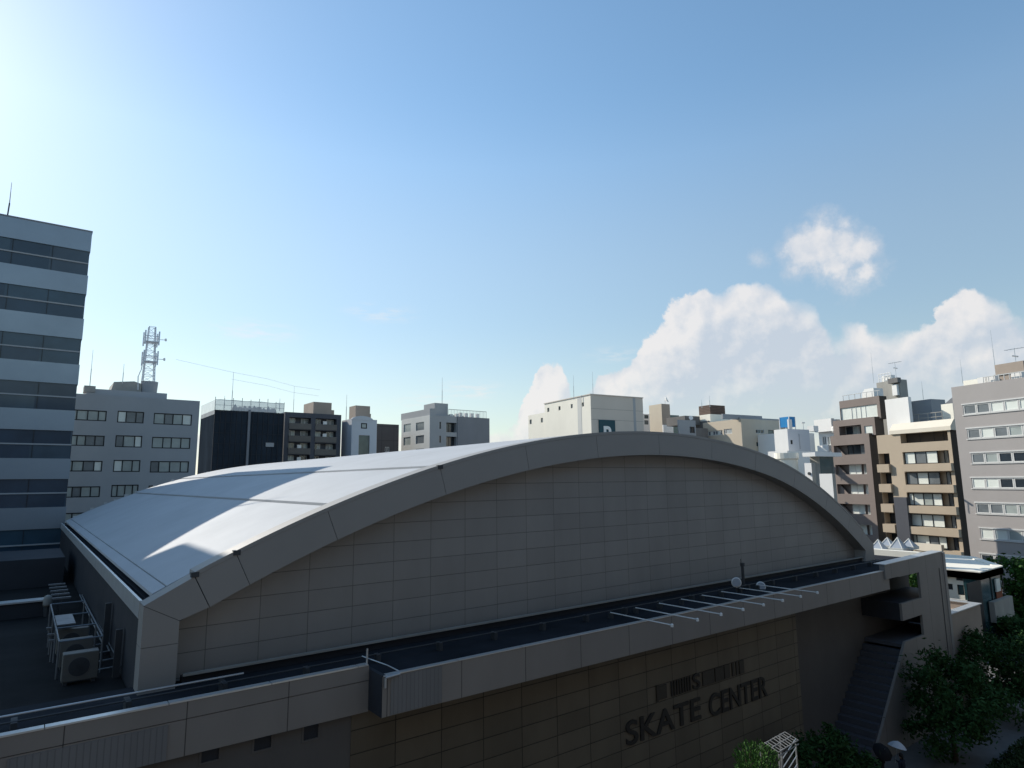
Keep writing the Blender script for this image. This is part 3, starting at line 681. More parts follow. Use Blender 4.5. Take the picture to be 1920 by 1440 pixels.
# ------------------------------------------------------------------ striped tower
T = Face('F', 70.0); TX = at(173, 436, Y=70).x; TZ = at(173, 436, Y=70).z
tw = thing('office_tower', 'tall office tower banded in pale panels and dark ribbon windows', 'building', (-8, 80, GZ))
def tz(x, y): return T.uz(x, y)[1]
lights = [(tz(173, 436), tz(169, 472)), (tz(165, 517), tz(161, 552)), (tz(157, 598), tz(154, 636)), (tz(149, 684), tz(145, 721)), (tz(140, 770), tz(136, 808)), (tz(131, 860), tz(127, 898)), (tz(123, 950), tz(119, 990)), (tz(115, 1047), tz(112, 1084))]
bm = BM(); box(bm, (-26, 70.25, GZ), (TX-.2, 89.8, TZ-.4)); obj('core', bm, M['fr_dark'], tw)
for i, (a, b) in enumerate(lights):
    bm = BM(); box(bm, (-26.2, 70, b), (TX, 90, a)); obj('spandrel_band', bm, M['tower'], tw)
bands = [(b, lights[i+1][0]) for i, (a, b) in enumerate(lights[:-1])]
for a, b in bands:
    bm = BM()
    x = -26.0; i = 0
    while x < TX-.15:
        e = min(x+2.9, TX-.1)
        m_ = (a+b)/2
        for z0, z1 in ((b, m_-.05), (m_+.05, a)):
            o = .012*random.random()
            vs = [bm.verts.new(p) for p in ((x, 70.12+o, z0), (e, 70.12+o, z0), (e, 70.12+o*.3, z1), (x, 70.12+o*.3, z1))]; bm.faces.new(vs).material_index = random.choice((0, 0, 0, 1, 1, 2))
        x = e
    box(bm, (TX-.1, 70.2, b), (TX-.05, 89.9, a)); g = obj('ribbon_window', bm, [M['glass_b'], M['glass_b2'], M['glass_b3']], tw)
    bm = BM(); box(bm, (-26, 70.04, (a+b)/2-.06), (TX-.06, 70.16, (a+b)/2+.06)); obj('transom', bm, M['aptgrey'], g)
    bm = BM(); x = -25.8
    while x < TX-.2: box(bm, (x-.02, 70.08, b), (x+.02, 70.13, a)); x += 2.9
    obj('mullion', bm, M['fr_dark'], g)
bm = BM(); box(bm, (-26.25, 69.97, TZ+.004), (TX+.04, 90.05, TZ+.14)); obj('roof_cap', bm, M['aptdark'], tw)
bm = BM(); a = at(14, 403, Y=70.4); b = at(22, 342, Y=70.4)
tube(bm, (a.x, 70.4, TZ), (a.x+.05, 70.4, TZ+1.4), .06, 6); tube(bm, (a.x+.05, 70.4, TZ+1.4), (b.x, 70.4, b.z), .035, 6, .015); obj('lightning_rod', bm, M['darksteel'], tw)
bm = BM(); prism(bm, [(-9.0, 78.0), (-18.3, 89.9), (-25, 89.9), (-25, 70), (-9.0, 70)], 'Z', 30.1, 30.4)  # unseen slab added and shaped to cast the corner shadow on the rink roof
for x, y in ((-9.6, 71), (-24, 71), (-9.8, 77), (-24, 87)): box(bm, (x-.2, y-.2, TZ), (x+.2, y+.2, 30.1))
obj('shadow_deck', bm, M['aptgrey'], tw)
# foot of the tower
bm = BM(); box(bm, (-26, 69.2, -7.2), (TX-1.2, 69.96, -6.4)); obj('entrance_canopy', bm, M['wallshade'], tw)
# ------------------------------------------------------------------ buildings behind the hall, left to right
def rows(f, first, last, n, cols_last=None):
    """n equally spaced copies of a rectangle measured in the top row, pitch taken from the last row"""
    a = f.rect(*first); b = f.rect(*last); p = (a[1]-b[1])/(n-1)
    return [(a[0], a[1]-p*i, a[2], a[3]-p*i) for i in range(n)]
CUR = lambda: [M['curtain'], M['curtain'], M['curtain'], M['curtain_d'], M['curtain_w']]
# grey office with three window columns
p = at(375, 752, Y=100); bk = (-9, 100, p.x, 116, p.z)
b = bldg('office_block', 'grey office block with three columns of sliding windows and a lattice mast on top', bk)
F = Face('F', 100); op = []
for first, last in (((129, 767, 199, 790), (118, 910, 185, 932)), ((221, 770, 269, 794), (208, 909, 257, 931)), ((289, 774, 359, 798), (282, 863, 353, 886))):
    n = 4 if first[0] < 280 else 3
    r_ = rows(F, first, last, n); pitch = r_[0][1]-r_[1][1]; r_ = [(r_[0][0], r_[0][1]-pitch*i, r_[0][2], r_[0][3]-pitch*i) for i in range(5)]; op += r_
_, _, rr, _ = shell(b, bk, GZ, M['bluegrey'], [(*r, .25) for r in op])
for r in rr: window(b, F, r, M['fr_dark'], CUR(), mull=random.choice(((.3, .72), (.22, .5, .78), (.33, .7), (.28, .5, .75))), fwid=.13, d=-.1)
bk2 = (at(163, 728, Y=103).x, 103, at(313, 745, Y=103).x, 114, at(240, 733, Y=103).z); solid(b, 'upper_parapet', bk2, p.z-.2, M['bluegrey'])
bm = BM(); q0 = at(158, 726, Y=102.8); box(bm, (q0.x, 102.8, bk2[4]-.5), (q0.x+1.3, 105, bk2[4]+.35)); obj('roof_hatch', bm, M['conc'], b)
q = (at(214, 714, Y=106).x, 106, at(266, 716, Y=106).x, 112, at(240, 714, Y=106).z); bm = BM(); prism(bm, [(q[0]-.4, bk2[4]-.2), (q[2], bk2[4]-.2), (q[2], q[4]-.3), (q[0]+2.5, q[4]), (q[0], q[4]-.3)], 'Y', 106, 112); obj('penthouse', bm, M['conc'], b)
a0 = at(265, 735, Y=105); a1 = at(300, 715, Y=105); cx = (a0.x+a1.x)/2; rad = (a1.x-a0.x)/2
bm = BM(); lathe(bm, (cx, 106.5, bk2[4]-.5), [(rad*.88, 0), (rad, a1.z-bk2[4]+.5)], 24); obj('roof_drum', bm, M['aptgrey'], b, False)
for px, pt, pb in ((168, 655, 728), (230, 682, 715)): whip(b, px, pt, pb, Y=104, r=.05)
# lattice mast
mb = at(277, 727, Y=106.5); mt = at(281, 613, Y=106.5)
mast = thing('lattice_mast', 'slender steel lattice radio mast with two antenna platforms on the grey office roof', 'radio mast', (cx, 106.5, a1.z))
H0, H1 = a1.z, mt.z; hw0, hw1 = .75, .42
def mp(s, c): w = hw0+(hw1-hw0)*s; return Vector((cx-.2+c[0]*w, 106.5+c[1]*w, H0+(H1-H0)*s))
cs = ((-1, -1), (1, -1), (1, 1), (-1, 1))
for c in cs:
    bm = BM(); path(bm, [mp(0, c), mp(.5, c), mp(1, c)], .075, 6); obj('leg', bm, M['mastpaint'], mast)
bm = BM(); n = 9
for i in range(n):
    for j in range(4):
        c, d = cs[j], cs[(j+1) % 4]
        tube(bm, mp(i/n, c), mp((i+1)/n, d), .028, 5); tube(bm, mp((i+1)/n, c), mp((i+1)/n, d), .035, 5)
obj('bracing', bm, M['mastpaint'], mast)
for s in (.36, .72):
    bm = BM(); w = .9; zz = H0+(H1-H0)*s
    for q in ((-w, -w, w, -w), (w, -w, w, w), (w, w, -w, w), (-w, w, -w, -w)):
        for dz in (0, .8): tube(bm, (cx-.2+q[0], 106.5+q[1], zz+dz), (cx-.2+q[2], 106.5+q[3], zz+dz), .06, 5)
    for q in cs: tube(bm, (cx-.2+q[0]*w, 106.5+q[1]*w, zz-.5), (cx-.2+q[0]*w, 106.5+q[1]*w, zz+1.6), .1, 6)
    box(bm, (cx-.2-w, 106.5-w, zz-.06), (cx-.2+w, 106.5+w, zz)); obj('platform', bm, M['mastpaint'], mast)
    bm = BM(); lathe(bm, (cx+1.5, 106, zz+.5), [(.06, 0), (.22, .1), (.24, .2)], 12, Vector((.8, -.6, 0))); tube(bm, (cx+.6, 106.3, zz+.5), (cx+1.5, 106, zz+.5), .05, 5); obj('dish', bm, M['white'], mast)
bm = BM(); path(bm, [mp(.42, (-1.5, -1.2)), mp(.2, (-1.6, -1.2)), (cx-1.7, 105, H0+.5), (cx-1.6, 105, H0-1.5)], .07, 6); obj('cable', bm, M['white'], mast)

# building under renovation netting
bk = block((403, 768), (378, 760), (532, 779), Y=122)
b = bldg('netted_building', 'building wrapped in dark scaffold netting with pale mesh along its roof edge', bk)
shell(b, bk, GZ, M['mesh'])
F = Face('F', bk[1]); L = Face('L', bk[0])
bm = BM()
for i in range(14):
    u = bk[0]+(bk[2]-bk[0])*i/13; F.slab(bm, u-.04, GZ, u+.04, bk[4], .01, .1)
for i in range(12):
    z = bk[4]-.3-i*1.9; F.slab(bm, bk[0], z-.03, bk[2], z+.03, .012, .09)
obj('scaffold_pole', bm, M['wallshade'], b)
bm = BM()
for px in (466,): u = F.uz(px, 800)[0]; F.slab(bm, u-.2, GZ, u+.2, bk[4]+.3, .12, .3)
obj('hoist_mast', bm, M['aptdark'], b)
ft = at(466, 753, Y=bk[1]).z
bm = BM(); k = 12
vs = [[bm.verts.new((bk[0]+(bk[2]-bk[0])*i/k, bk[1]-.05, z+(.15*random.random() if z > bk[4] else 0))) for i in range(k+1)] for z in (bk[4], ft)]
for i in range(k): bm.faces.new((vs[0][i], vs[0][i+1], vs[1][i+1], vs[1][i]))
vl = [[bm.verts.new((bk[0]-.05, bk[1]+(bk[3]-bk[1])*i/4, z)) for i in range(5)] for z in (bk[4]-.8, ft)]
for i in range(4): bm.faces.new((vl[0][i], vl[0][i+1], vl[1][i+1], vl[1][i]))
obj('roof_netting', bm, M['netting'], b)
bm = BM()
for i in range(9):
    x = bk[0]+(bk[2]-bk[0])*i/8; tube(bm, (x, bk[1], bk[4]-.2), (x, bk[1], ft+.25+random.random()*.5), .05, 5)
tube(bm, (bk[0], bk[1], ft), (bk[2], bk[1], ft), .04, 5); tube(bm, (bk[0], bk[1], (ft+bk[4])/2), (bk[2], bk[1], (ft+bk[4])/2), .035, 5); obj('roof_rail', bm, M['darksteel'], b)
for px, pt in ((434, 697), (420, 742), (524, 747)): whip(b, px, pt, 768, Y=bk[1]+2, r=.07)
bm = BM()                                                   # bunched sheets inside the netting
for i in range(9):
    x = bk[0]+(bk[2]-bk[0])*(.3+.07*i); lathe(bm, (x, bk[1]+1.2, bk[4]-.05), [(.7, 0), (.75, .25), (.4, .6+.5*random.random()), (.05, .9+.5*random.random())], 8)
obj('folded_sheet', bm, M['aptgrey'], b)
wi = F.rect(498, 830, 513, 838)
bm = BM(); F.slab(bm, *wi, .1, .16); obj('window_panel', bm, M['aptgrey'], b)

# dark apartment house with balconies
bk = block((532, 772), (530, 772), (640, 782), Y=128); bk = (bk[0]+.3, 128, bk[2], 144, bk[4])
b = bldg('apartment_house', 'dark blue-grey apartment house with recessed balconies in two bays and a buff roof box', bk)
F = Face('F', 128); op = []
for c0, c1, yo in ((543, 583, 0), (592, 631, 2)):
    r_ = rows(F, (c0, 782+yo, c1, 795+yo), (c0, 828+yo, c1, 841+yo), 3); pt = r_[0][1]-r_[1][1]
    op += [(r_[0][0], r_[0][1]-pt*i, r_[0][2], r_[0][3]-pt*i) for i in range(6)]
_, _, rr, _ = shell(b, bk, GZ, M['darkapt'], [(*r, 1.4) for r in op])
for r in rr:
    w = r[2]-r[0]; q = random.choice((.0, .05, .1))
    window(b, F, (r[0]+w*q, r[1], r[0]+w*(q+.3), r[3]-.1), M['fr_white'], [M['curtain'], M['curtain_d'], M['glass']], fwid=.08, d=-1.25)
    window(b, F, (r[0]+w*.62, r[1], r[0]+w*.96, r[3]-.1), M['fr_white'], [M['curtain_d'], M['glass'], M['curtain']], fwid=.08, d=-1.25)
    bm = BM(); F.slab(bm, r[0]-.05, r[1]-1.15, r[2]+.05, r[1]+.02, .01, .14); obj('balcony_front', bm, M['darkapt_b'], b)
    if random.random() < .6:
        bm = BM(); u = r[0]+w*(.4+.15*random.random()); F.slab(bm, u, r[1]+.02, u+.8, r[1]+.02+.7, -.9, -.5); obj('balcony_unit', bm, M['white'], b)
hb = (at(588, 755, Y=132).x, 132, at(622, 756, Y=132).x, 138, at(600, 754, Y=132).z)
solid(b, 'penthouse', hb, bk[4]-.2, M['penth']); hb2 = (hb[2]+.005, 133, hb[2]+1.0, 138, at(625, 769, Y=133).z); solid(b, 'penthouse_step', hb2, bk[4]-.2, M['penth'])
whip(b, 550, 724, 772, Y=134, r=.05)
# long thin aerial wire across both roofs
wr = thing('aerial_wire', 'thin aerial wire sagging from the netted building mast to a pole on the dark apartments', 'wire', at(340, 677, Y=125))
pts = [at(x, y, Y=125+(x-330)*.04) for x, y in ((330, 674), (436, 698), (500, 710), (552, 724), (600, 731))]
bm = BM(); path(bm, pts, .018, 5); path(bm, [v+Vector((0, .5, -1.3)) for v in pts[1:]], .018, 5); obj('wire', bm, M['steel'], wr)

# pale house with shaped parapet
bk = block((660, 785), (641, 792), (707, 786), Y=126)
b = bldg('pale_building', 'pale narrow building with an arched parapet, small rounded window and tall teal glazing', bk)
F = Face('F', 126); w1 = F.rect(677, 793, 688, 804); w2 = F.rect(673, 816, 692, 868)
_, _, rr, _ = shell(b, bk, GZ, M['paleblue'], [(*w1, .2), (w2[0], w2[1]-6, w2[2], w2[3], .25)])
window(b, F, rr[0], M['fr_dark'], [M['curtain']], mull=(), fwid=.22, d=-.02); window(b, F, rr[1], M['fr_dark'], [M['glass_t']], mull=(), fwid=.06, d=-.15)
u0, u1 = bk[0]-.1, at(700, 783, Y=126).x; h = .75
bm = BM(); pr_ = [(u0, bk[4]-.2)]+[(u0+(u1-u0)*i/14, bk[4]-.05+h*math.sin(math.pi*i/14)**.6) for i in range(15)]+[(u1, bk[4]-.2)]
prism(bm, pr_, 'Y', 125.9, 126.3); obj('arched_parapet', bm, M['paleblue'], b)
hb = block((667, 760), (655, 763), (694, 763), Y=130); solid(b, 'penthouse', hb, bk[4]-.3, M['penth'])
hb2 = (hb[2]-.2, 131, hb[2]+.7, 136, at(695, 776, Y=131).z); solid(b, 'penthouse_step', hb2, bk[4]-.3, M['penth'])
whip(b, 649, 740, 785, Y=131, r=.07)
# dark brown low block
bk = (at(707, 795, Y=131).x, 131, at(748, 797, Y=131).x, 145, at(720, 795, Y=131).z)
b = bldg('brown_block', 'dark brown flat block squeezed between the pale narrow building and the corner apartments', bk)
F = Face('F', 131); w1 = F.rect(722, 838, 730, 847); _, _, rr, _ = shell(b, bk, GZ, M['brownblk'], [(*w1, .3)]); window(b, F, rr[0], M['fr_white'], [M['glass'], M['curtain_w']], fwid=.1)
# corner apartments
bk = block((806, 778), (753, 787), (916, 787), Y=124)
b = bldg('corner_apartments', 'pale grey corner apartment building with square windows and a railed roof terrace', bk)
F = Face('F', 124); L = Face('L', bk[0]); oL = []; oF = []
for a, z in (((757, 796, 770, 809), (757, 821, 770, 834)), ((780, 793, 795, 806), (780, 818, 795, 831))):
    r_ = rows(L, a, z, 2); pt = r_[0][1]-r_[1][1]; oL += [(r_[0][0], r_[0][1]-pt*i, r_[0][2], r_[0][3]-pt*i) for i in range(5)]
for a, z, n in (((824, 791, 827, 804), (824, 818, 827, 830), 5), ((837, 792, 856, 811), (837, 818, 856, 837), 5), ((879, 796, 882, 806), (879, 822, 882, 832), 1)):
    r_ = rows(F, a, z, 2); pt = r_[0][1]-r_[1][1]; oF += [(r_[0][0], r_[0][1]-pt*i, r_[0][2], r_[0][3]-pt*i) for i in range(n)]
bm = BM()
_, _, rF, rL = shell(b, bk, GZ, None, [(*r, 1.3 if r[2]-r[0] > 2 else .2) for r in oF], [(*r, .22) for r in oL], mats=[M['aptgrey'], M['aptlight']])  # lit left wall and shaded front put into two tones of colour
for r in rL: window(b, L, r, M['aptgrey'], [M['curtain'], M['curtain_d']], mull=(), fwid=.08)
for r in rF: window(b, F, r, M['fr_dark'], [M['glass']] if r[2]-r[0] > 2 else [M['curtain_d'], M['glass']], mull=(.5,) if r[2]-r[0] > 2 else (), fwid=.07, d=-1.2 if r[2]-r[0] > 2 else -.1)
ud = at(857, 800, Y=124).x
bm = BM(); box(bm, (ud, 123.75, GZ), (bk[2]+.1, 123.996, bk[4]+.02)); obj('dark_cladding', bm, M['aptdark'], b)
hb = block((806, 766), (753, 772), (816, 767), Y=124.6); bm = BM(); box(bm, (bk[0]+.2, 124.4, bk[4]-.1), (bk[0]+.45, hb[3], at(806, 766, Y=124.5).z)); box(bm, (bk[0]+.46, 124.4, bk[4]-.1), (at(816, 768, Y=124.4).x, 124.6, at(812, 766, Y=124.5).z)); obj('terrace_screen', bm, M['aptgrey'], b)
sb = (at(815, 756, Y=126).x, 126, at(840, 757, Y=126).x, 131, at(825, 756, Y=126).z); solid(b, 'stair_head', sb, bk[4]-.2, M['aptgrey'])
x = at(841, 770, Y=125).x; xe = at(912, 775, Y=125).x; zt = at(880, 770, Y=125).z
bm = BM(); k = 26
for i in range(k+1): tube(bm, (x+(xe-x)*i/k, 125, bk[4]-.1), (x+(xe-x)*i/k, 125, zt), .035, 4)
tube(bm, (x, 125, zt), (xe, 125, zt), .06, 5); box(bm, (x, 135, bk[4]-.1), (xe, 135.2, zt-.1)); obj('roof_railing', bm, M['conc'], b)
bm = BM()
for i in range(6):
    u = x+.8+i*1.5+random.random()*.5; box(bm, (u, 126.2, bk[4]-.1), (u+.8, 126.9, bk[4]+.7+random.random()*.9))
obj('roof_unit', bm, M['white'], b)
whip(b, 829, 708, 757, Y=128, r=.08)

GRID = R(8)
# cream parking building
bk = block((1107, 740), (1021, 757), (1205, 751), Y=90)
b = bldg('parking_building', 'tall cream windowless parking building with a teal letter sign on its shaded side', bk)
F = Face('F', bk[1]); L = Face('L', bk[0])
oL = [(*L.rect(x0, y0, x0+4, y0+7), .2) for x0, y0 in ((1026, 765), (1047, 762), (1070, 758), (1091, 755))]
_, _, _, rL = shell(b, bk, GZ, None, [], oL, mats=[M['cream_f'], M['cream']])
for r in rL: window(b, L, r, M['conc'], [M['glass'], M['curtain_d']], mull=(), fwid=.07)
yb_ = at(988, 778, X=bk[0]+.0).y; zb_ = at(1005, 776, X=bk[0]).z
wing = (bk[0]+.3, bk[3]+.01, bk[2], yb_, zb_); L2 = Face('L', wing[0]); F2 = None
bm = BM(); wl = wall_face(bm, L2, -wing[3], -wing[1], GZ, wing[4], [(*L2.rect(x0, y0, x0+4, y0+8), .2) for x0, y0 in ((993, 787), (1014, 784))]); box(bm, (wing[0]+.4, wing[1], GZ), (wing[2], wing[3], wing[4]-.01)); obj('wing', bm, M['cream'], b, recalc=False)
for r in wl: window(b, L2, r, M['conc'], [M['glass'], M['curtain_d']], mull=(), fwid=.07)
u = L.uz(1087, 780)[0]
bm = BM(); L.slab(bm, u-.6, GZ, u+.6, bk[4]-.02, .004, .03); obj('corner_strip', bm, M['glass_t'] if False else M['aptlight'], b)
u = F.uz(1190, 780)[0]; bm = BM(); F.slab(bm, u-.28, GZ, u+.28, bk[4]-.02, .003, .02); obj('joint_strip', bm, M['bluegrey'], b)
bm = BM()
for zz in (at(1150, 768, Y=bk[1]).z, at(1150, 788, Y=bk[1]).z): F.slab(bm, bk[0], zz-.02, bk[2], zz+.02, .002, .012)
obj('panel_joint', bm, M['conc_d'], b)
bm = BM(); box(bm, (bk[0]-.12, bk[1]-.12, bk[4]+.003), (bk[2]+.1, bk[3]+.1, bk[4]+.16)); obj('roof_edge', bm, M['cream_f'], b)
r = F.rect(1122, 787, 1153, 822); bm = BM(); F.slab(bm, *r, .02, .22); sg = obj('sign_panel', bm, M['tealsign'], b)
r = F.rect(1130, 799, 1145, 829)
cu = bpy.data.curves.new('t', 'FONT'); cu.body = 'P'; cu.extrude = .05; cu.offset = .03; o = bpy.data.objects.new('t', cu); COL.objects.link(o)
full = o.evaluated_get(bpy.context.evaluated_depsgraph_get()).to_mesh(); bm = BM(); bm.from_mesh(full); o.to_mesh_clear(); bpy.data.objects.remove(o)
X_ = [v.co.x for v in bm.verts]; Y_ = [v.co.y for v in bm.verts]; xa, xb, ya, yb = min(X_), max(X_), min(Y_), max(Y_)
for v in bm.verts: v.co = (r[0]+(v.co.x-xa)/(xb-xa)*(r[2]-r[0]), bk[1]-.27-v.co.z, r[1]+(v.co.y-ya)/(yb-ya)*(r[3]-r[1]))
obj('sign_letter', bm, M['white'], sg)
for px, pt, pb in ((1076, 703, 746), (1112, 697, 742)): whip(b, px, pt, pb, Y=94, r=.05)
PARK = bk

def simple(name, label, corner, left, right, Y, mF, mL=None, zb=GZ, opF=(), opL=(), frm='fr_dark', panes=None, mull=(.5,), depth=.2, cat='building', X=None):
    bk = block(corner, left, right, Y=Y, X=X); b = bldg(name, label, bk, cat)
    F, L = Face('F', bk[1]), Face('L', bk[0])
    _, _, rF, rL = shell(b, bk, zb, mF, [(*F.rect(*q), depth) for q in opF], [(*L.rect(*q), depth) for q in opL], mats=[mF, mL or mF])
    for r in rF: window(b, F, r, M[frm], panes or [M['glass'], M['curtain_d']], mull=mull, fwid=.09)
    for r in rL: window(b, L, r, M[frm], panes or [M['glass'], M['curtain_d']], mull=mull, fwid=.09)
    return b, bk
GRID = R(9)
b, _ = simple('narrow_white_house', 'slim white house edge with dark windows right beside the cream parking building', (1206, 776), (1205, 776), (1224, 777), 104, M['white'], opF=[(1208, 778, 1216, 785), (1208, 788, 1216, 796)])
b, bk = simple('beige_slab_block', 'plain beige windowless block with a satellite dish on its roof corner', (1240, 757), (1217, 767), (1256, 766), 98, M['penth'], M['beige'])  # lit face coloured beige, shaded front coloured darker buff
bm = BM(); c = at(1243, 756, Y=99); lathe(bm, (c.x+.4, 98.6, bk[4]+.9), [(.06, 0), (.6, .22), (.66, .32)], 14, Vector((.5, -.7, .4))); tube(bm, (c.x+.4, 98.8, bk[4]-.1), (c.x+.4, 98.8, bk[4]+.9), .06, 6); obj('dish', bm, M['white'], b)
bm = BM(); box(bm, (bk[0]-.02, 97.7, GZ), (bk[2]+.4, 97.99, at(1247, 797, Y=98).z)); obj('base_panel', bm, M['white'], b)
simple('dark_glass_block', 'small dark blue glazed block between the beige slab and a low grey house', (1256, 778), (1254, 778), (1273, 776), 104, M['glass_t'], opF=[(1258, 792, 1270, 797)])
bk = block((1272, 787), (1270, 788), (1304, 789), Y=84); b = bldg('grey_house', 'low grey house with a flat parapet and one dark window, roof clutter behind', bk)
F = Face('F', 84); _, _, rF, _ = shell(b, bk, GZ, M['aptgrey'], [(*F.rect(1293, 800, 1303, 812), .3)]); window(b, F, rF[0], M['fr_dark'], [M['glass']])
q = (at(1284, 780, Y=88).x, 88, at(1312, 783, Y=88).x, 93, at(1298, 780, Y=88).z); solid(b, 'penthouse', q, bk[4]-.3, M['conc_d'])
bm = BM(); c = at(1294, 784, Y=87.5); lathe(bm, (c.x, 87.4, c.z), [(.08, 0), (.38, .12), (.42, .2)], 12, Vector((-.3, -.9, .2))); tube(bm, (c.x, 87.5, bk[4]-.1), (c.x, 87.5, c.z), .05, 6); obj('dish', bm, M['white'], b)
bm = BM(); box(bm, (q[2]+.1, 86, bk[4]-1.5), (q[2]+1.6, 92, bk[4]+.35)); box(bm, (bk[2]+.01, 84.3, GZ), (bk[2]+3.2, 88, bk[4]-1.3)); obj('annex', bm, M['conc_d'], b)
# beige office behind the arch
bk = block((1389, 785), (1318, 797), (1478, 802), Y=78); b = bldg('beige_office', 'beige office building with a brown louvred roof box and narrow strip windows', bk)
F, L = Face('F', 78), Face('L', bk[0])
oF = [(*F.rect(1417, 805, 1433, 813), .3), (*F.rect(1440, 806, 1452, 816), .3), (*F.rect(1418, 829, 1435, 837), .3)]; oL = [(*L.rect(1327, 809, 1355, 815), .25), (*L.rect(1357, 805, 1373, 813), .25)]
_, _, rF, rL = shell(b, bk, GZ, None, oF, oL, mats=[M['beige'], M['beige']])
for r in rF[:1]: window(b, F, r, M['fr_white'], [M['glass'], M['curtain_w'], M['glass_t']], mull=(.3, .6))
for r in rF[1:]: window(b, F, r, M['fr_dark'], [M['glass_t']], mull=())
for r in rL: window(b, L, r, M['fr_white'], [M['curtain_w'], M['curtain_d']], mull=(.17, .33, .5, .67, .83), fwid=.12)
q = block((1331, 759), (1310, 762), (1359, 762), X=bk[0]+1.2); zl = at(1331, 777, X=q[0]).z; solid(b, 'louvred_roof_box', q, zl, M['louver'])
q2 = (q[0]-.5, q[1]-.4, q[2]+.8, q[3]+1, zl-.003); solid(b, 'penthouse', q2, bk[4]-.3, M['cream'])
bm = BM(); q3 = at(1352, 784, Y=79); box(bm, (q3.x, 78.6, bk[4]-.1), (bk[2]-6, 78.9, bk[4]+.75)); box(bm, (bk[0]+.05, 78.3, bk[4]+.0), (bk[2]-.1, 78.5, bk[4]+.3)); obj('roof_parapet', bm, M['aptgrey'], b)
for px, pt, pb in ((1331, 742, 760), (1316, 750, 762), (1418, 781, 790)): whip(b, px, pt, pb, Y=83, r=.05)
bm = BM(); F.slab(bm, *F.rect(1441, 829, 1451, 856), .004, .05); obj('shade_panel', bm, M['darkapt'], b)  # dark panel laid on the wall in place of its shade
# blue tank housing
bk = block((1479, 781), (1461, 783), (1490, 782), Y=72); t = thing('blue_roof_housing', 'bright blue panelled housing standing on a roof behind the white house', 'roof housing', (bk[0], bk[1], at(1479, 801, Y=72).z))
solid(t, 'panel', bk, at(1479, 800, Y=72).z, M['bluebox']); bm = BM()
zb_ = at(1479, 800, Y=72).z
for x, y in ((bk[0], bk[1]), (bk[2], bk[1]), (bk[0], bk[3]), (bk[2], bk[3])): box(bm, (x-.05, y-.05, zb_-1), (x+.05, y+.05, bk[4]-.02))
obj('corner_post', bm, M['white'], t)
BLUE = bk
# carrier building under the blue housing
bk = (BLUE[0]-1.0, BLUE[1]-.5, BLUE[2]+4, BLUE[3]+4, zb_-1.0); b = bldg('white_carrier_house', 'white house whose flat roof carries the blue panelled housing', bk); shell(b, bk, GZ, M['white'])
bm = BM(); p = at(1479, 800, Y=BLUE[1]-.6); box(bm, (p.x-.3, BLUE[1]-.9, bk[4]), (p.x+.5, BLUE[1]-.6, p.z+1.2)); obj('roof_post', bm, M['white'], b)
# white house with the shade of its front put into blue-grey colour
bk = block((1476, 804), (1451, 808), (1517, 807), Y=56); b = bldg('white_house', 'white box-like upper house with a blue-grey shaded side and one small dark window', bk)
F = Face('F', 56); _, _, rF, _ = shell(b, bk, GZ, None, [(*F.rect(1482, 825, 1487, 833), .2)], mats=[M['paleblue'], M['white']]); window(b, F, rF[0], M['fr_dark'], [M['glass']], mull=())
bm = BM(); u = F.uz(1498, 815)[0]; F.slab(bm, u-.05, bk[4]-2.6, u+.05, bk[4]-.6, .003, .05); obj('drain_pipe', bm, M['bluegrey'], b)
bm = BM(); q = at(1506, 799, Y=58); tube(bm, (q.x, 58, bk[4]-.1), (q.x, 58, q.z+.5), .05, 6); box(bm, (q.x-.3, 57.9, q.z+.4), (q.x+.3, 58.1, q.z+.55)); box(bm, (q.x+.8, 57, bk[4]-.05), (q.x+1.8, 58, bk[4]+.7)); obj('roof_unit', bm, M['white'], b)
# low white roofs in front of it
bk = block((1476, 845), (1440, 850), (1560, 848), Y=51); b = bldg('white_roof_house', 'low white flat-roofed house crowded with white pipes below the white box-like house', bk); shell(b, bk, GZ, M['white'])
zt = bk[4]; bm = BM()
for px, py in ((1451, 856), (1468, 858)):
    q = at(px, py, Y=50.2); path(bm, [(q.x, 50, q.z-1.4), (q.x, 50, q.z+.2), (q.x+1.8, 50.2, q.z+.25), (q.x+1.8, 50.6, q.z-.3)], .13, 8)
obj('roof_pipe', bm, M['white'], b)
q0, q1 = at(1476, 862, Y=48), at(1505, 862, Y=48); b2 = thing('white_round_stair', 'cream round-cornered shaft with a flared top among the white roofs', 'stair tower', ((q0.x+q1.x)/2, 49, GZ))
bm = BM(); rr_ = (q1.x-q0.x)/2*.9; lathe(bm, ((q0.x+q1.x)/2, 49.1, GZ), [(rr_, 0), (rr_, q0.z-GZ), (rr_*1.12, q0.z-GZ+.15), (rr_*1.12, at(1490, 849, Y=48).z-GZ)], 20); obj('shaft', bm, M['cream'], b2)
b, bk = simple('dark_glazed_house', 'house with dark green glazing behind the brown apartment tower', (1536, 856), (1518, 856), (1562, 856), 46, M['glass_t'], M['conc'])
bm = BM(); box(bm, (bk[0]-1.2, 45.6, bk[4]+.003), (bk[2]+1, bk[3], bk[4]+.45)); obj('roof_slab', bm, M['white'], b)
b, bk = simple('white_gable_house', 'small white rendered house with a single round vent below the white roofs', (1521, 868), (1508, 869), (1528, 868), 43.5, M['conc'], M['white'])
bm = BM(); L = Face('L', bk[0]); u, z = L.uz(1518, 888); lathe(bm, L.pt(u, z, .0), [(.16, 0), (.16, .12)], 12, L.n); obj('vent', bm, M['darksteel'], b)
simple('white_low_house', 'bright white blank wall house tucked against the brown apartment tower', (1560, 888), (1536, 890), (1566, 888), 41, M['conc'], M['white'])
GRID = R(16)
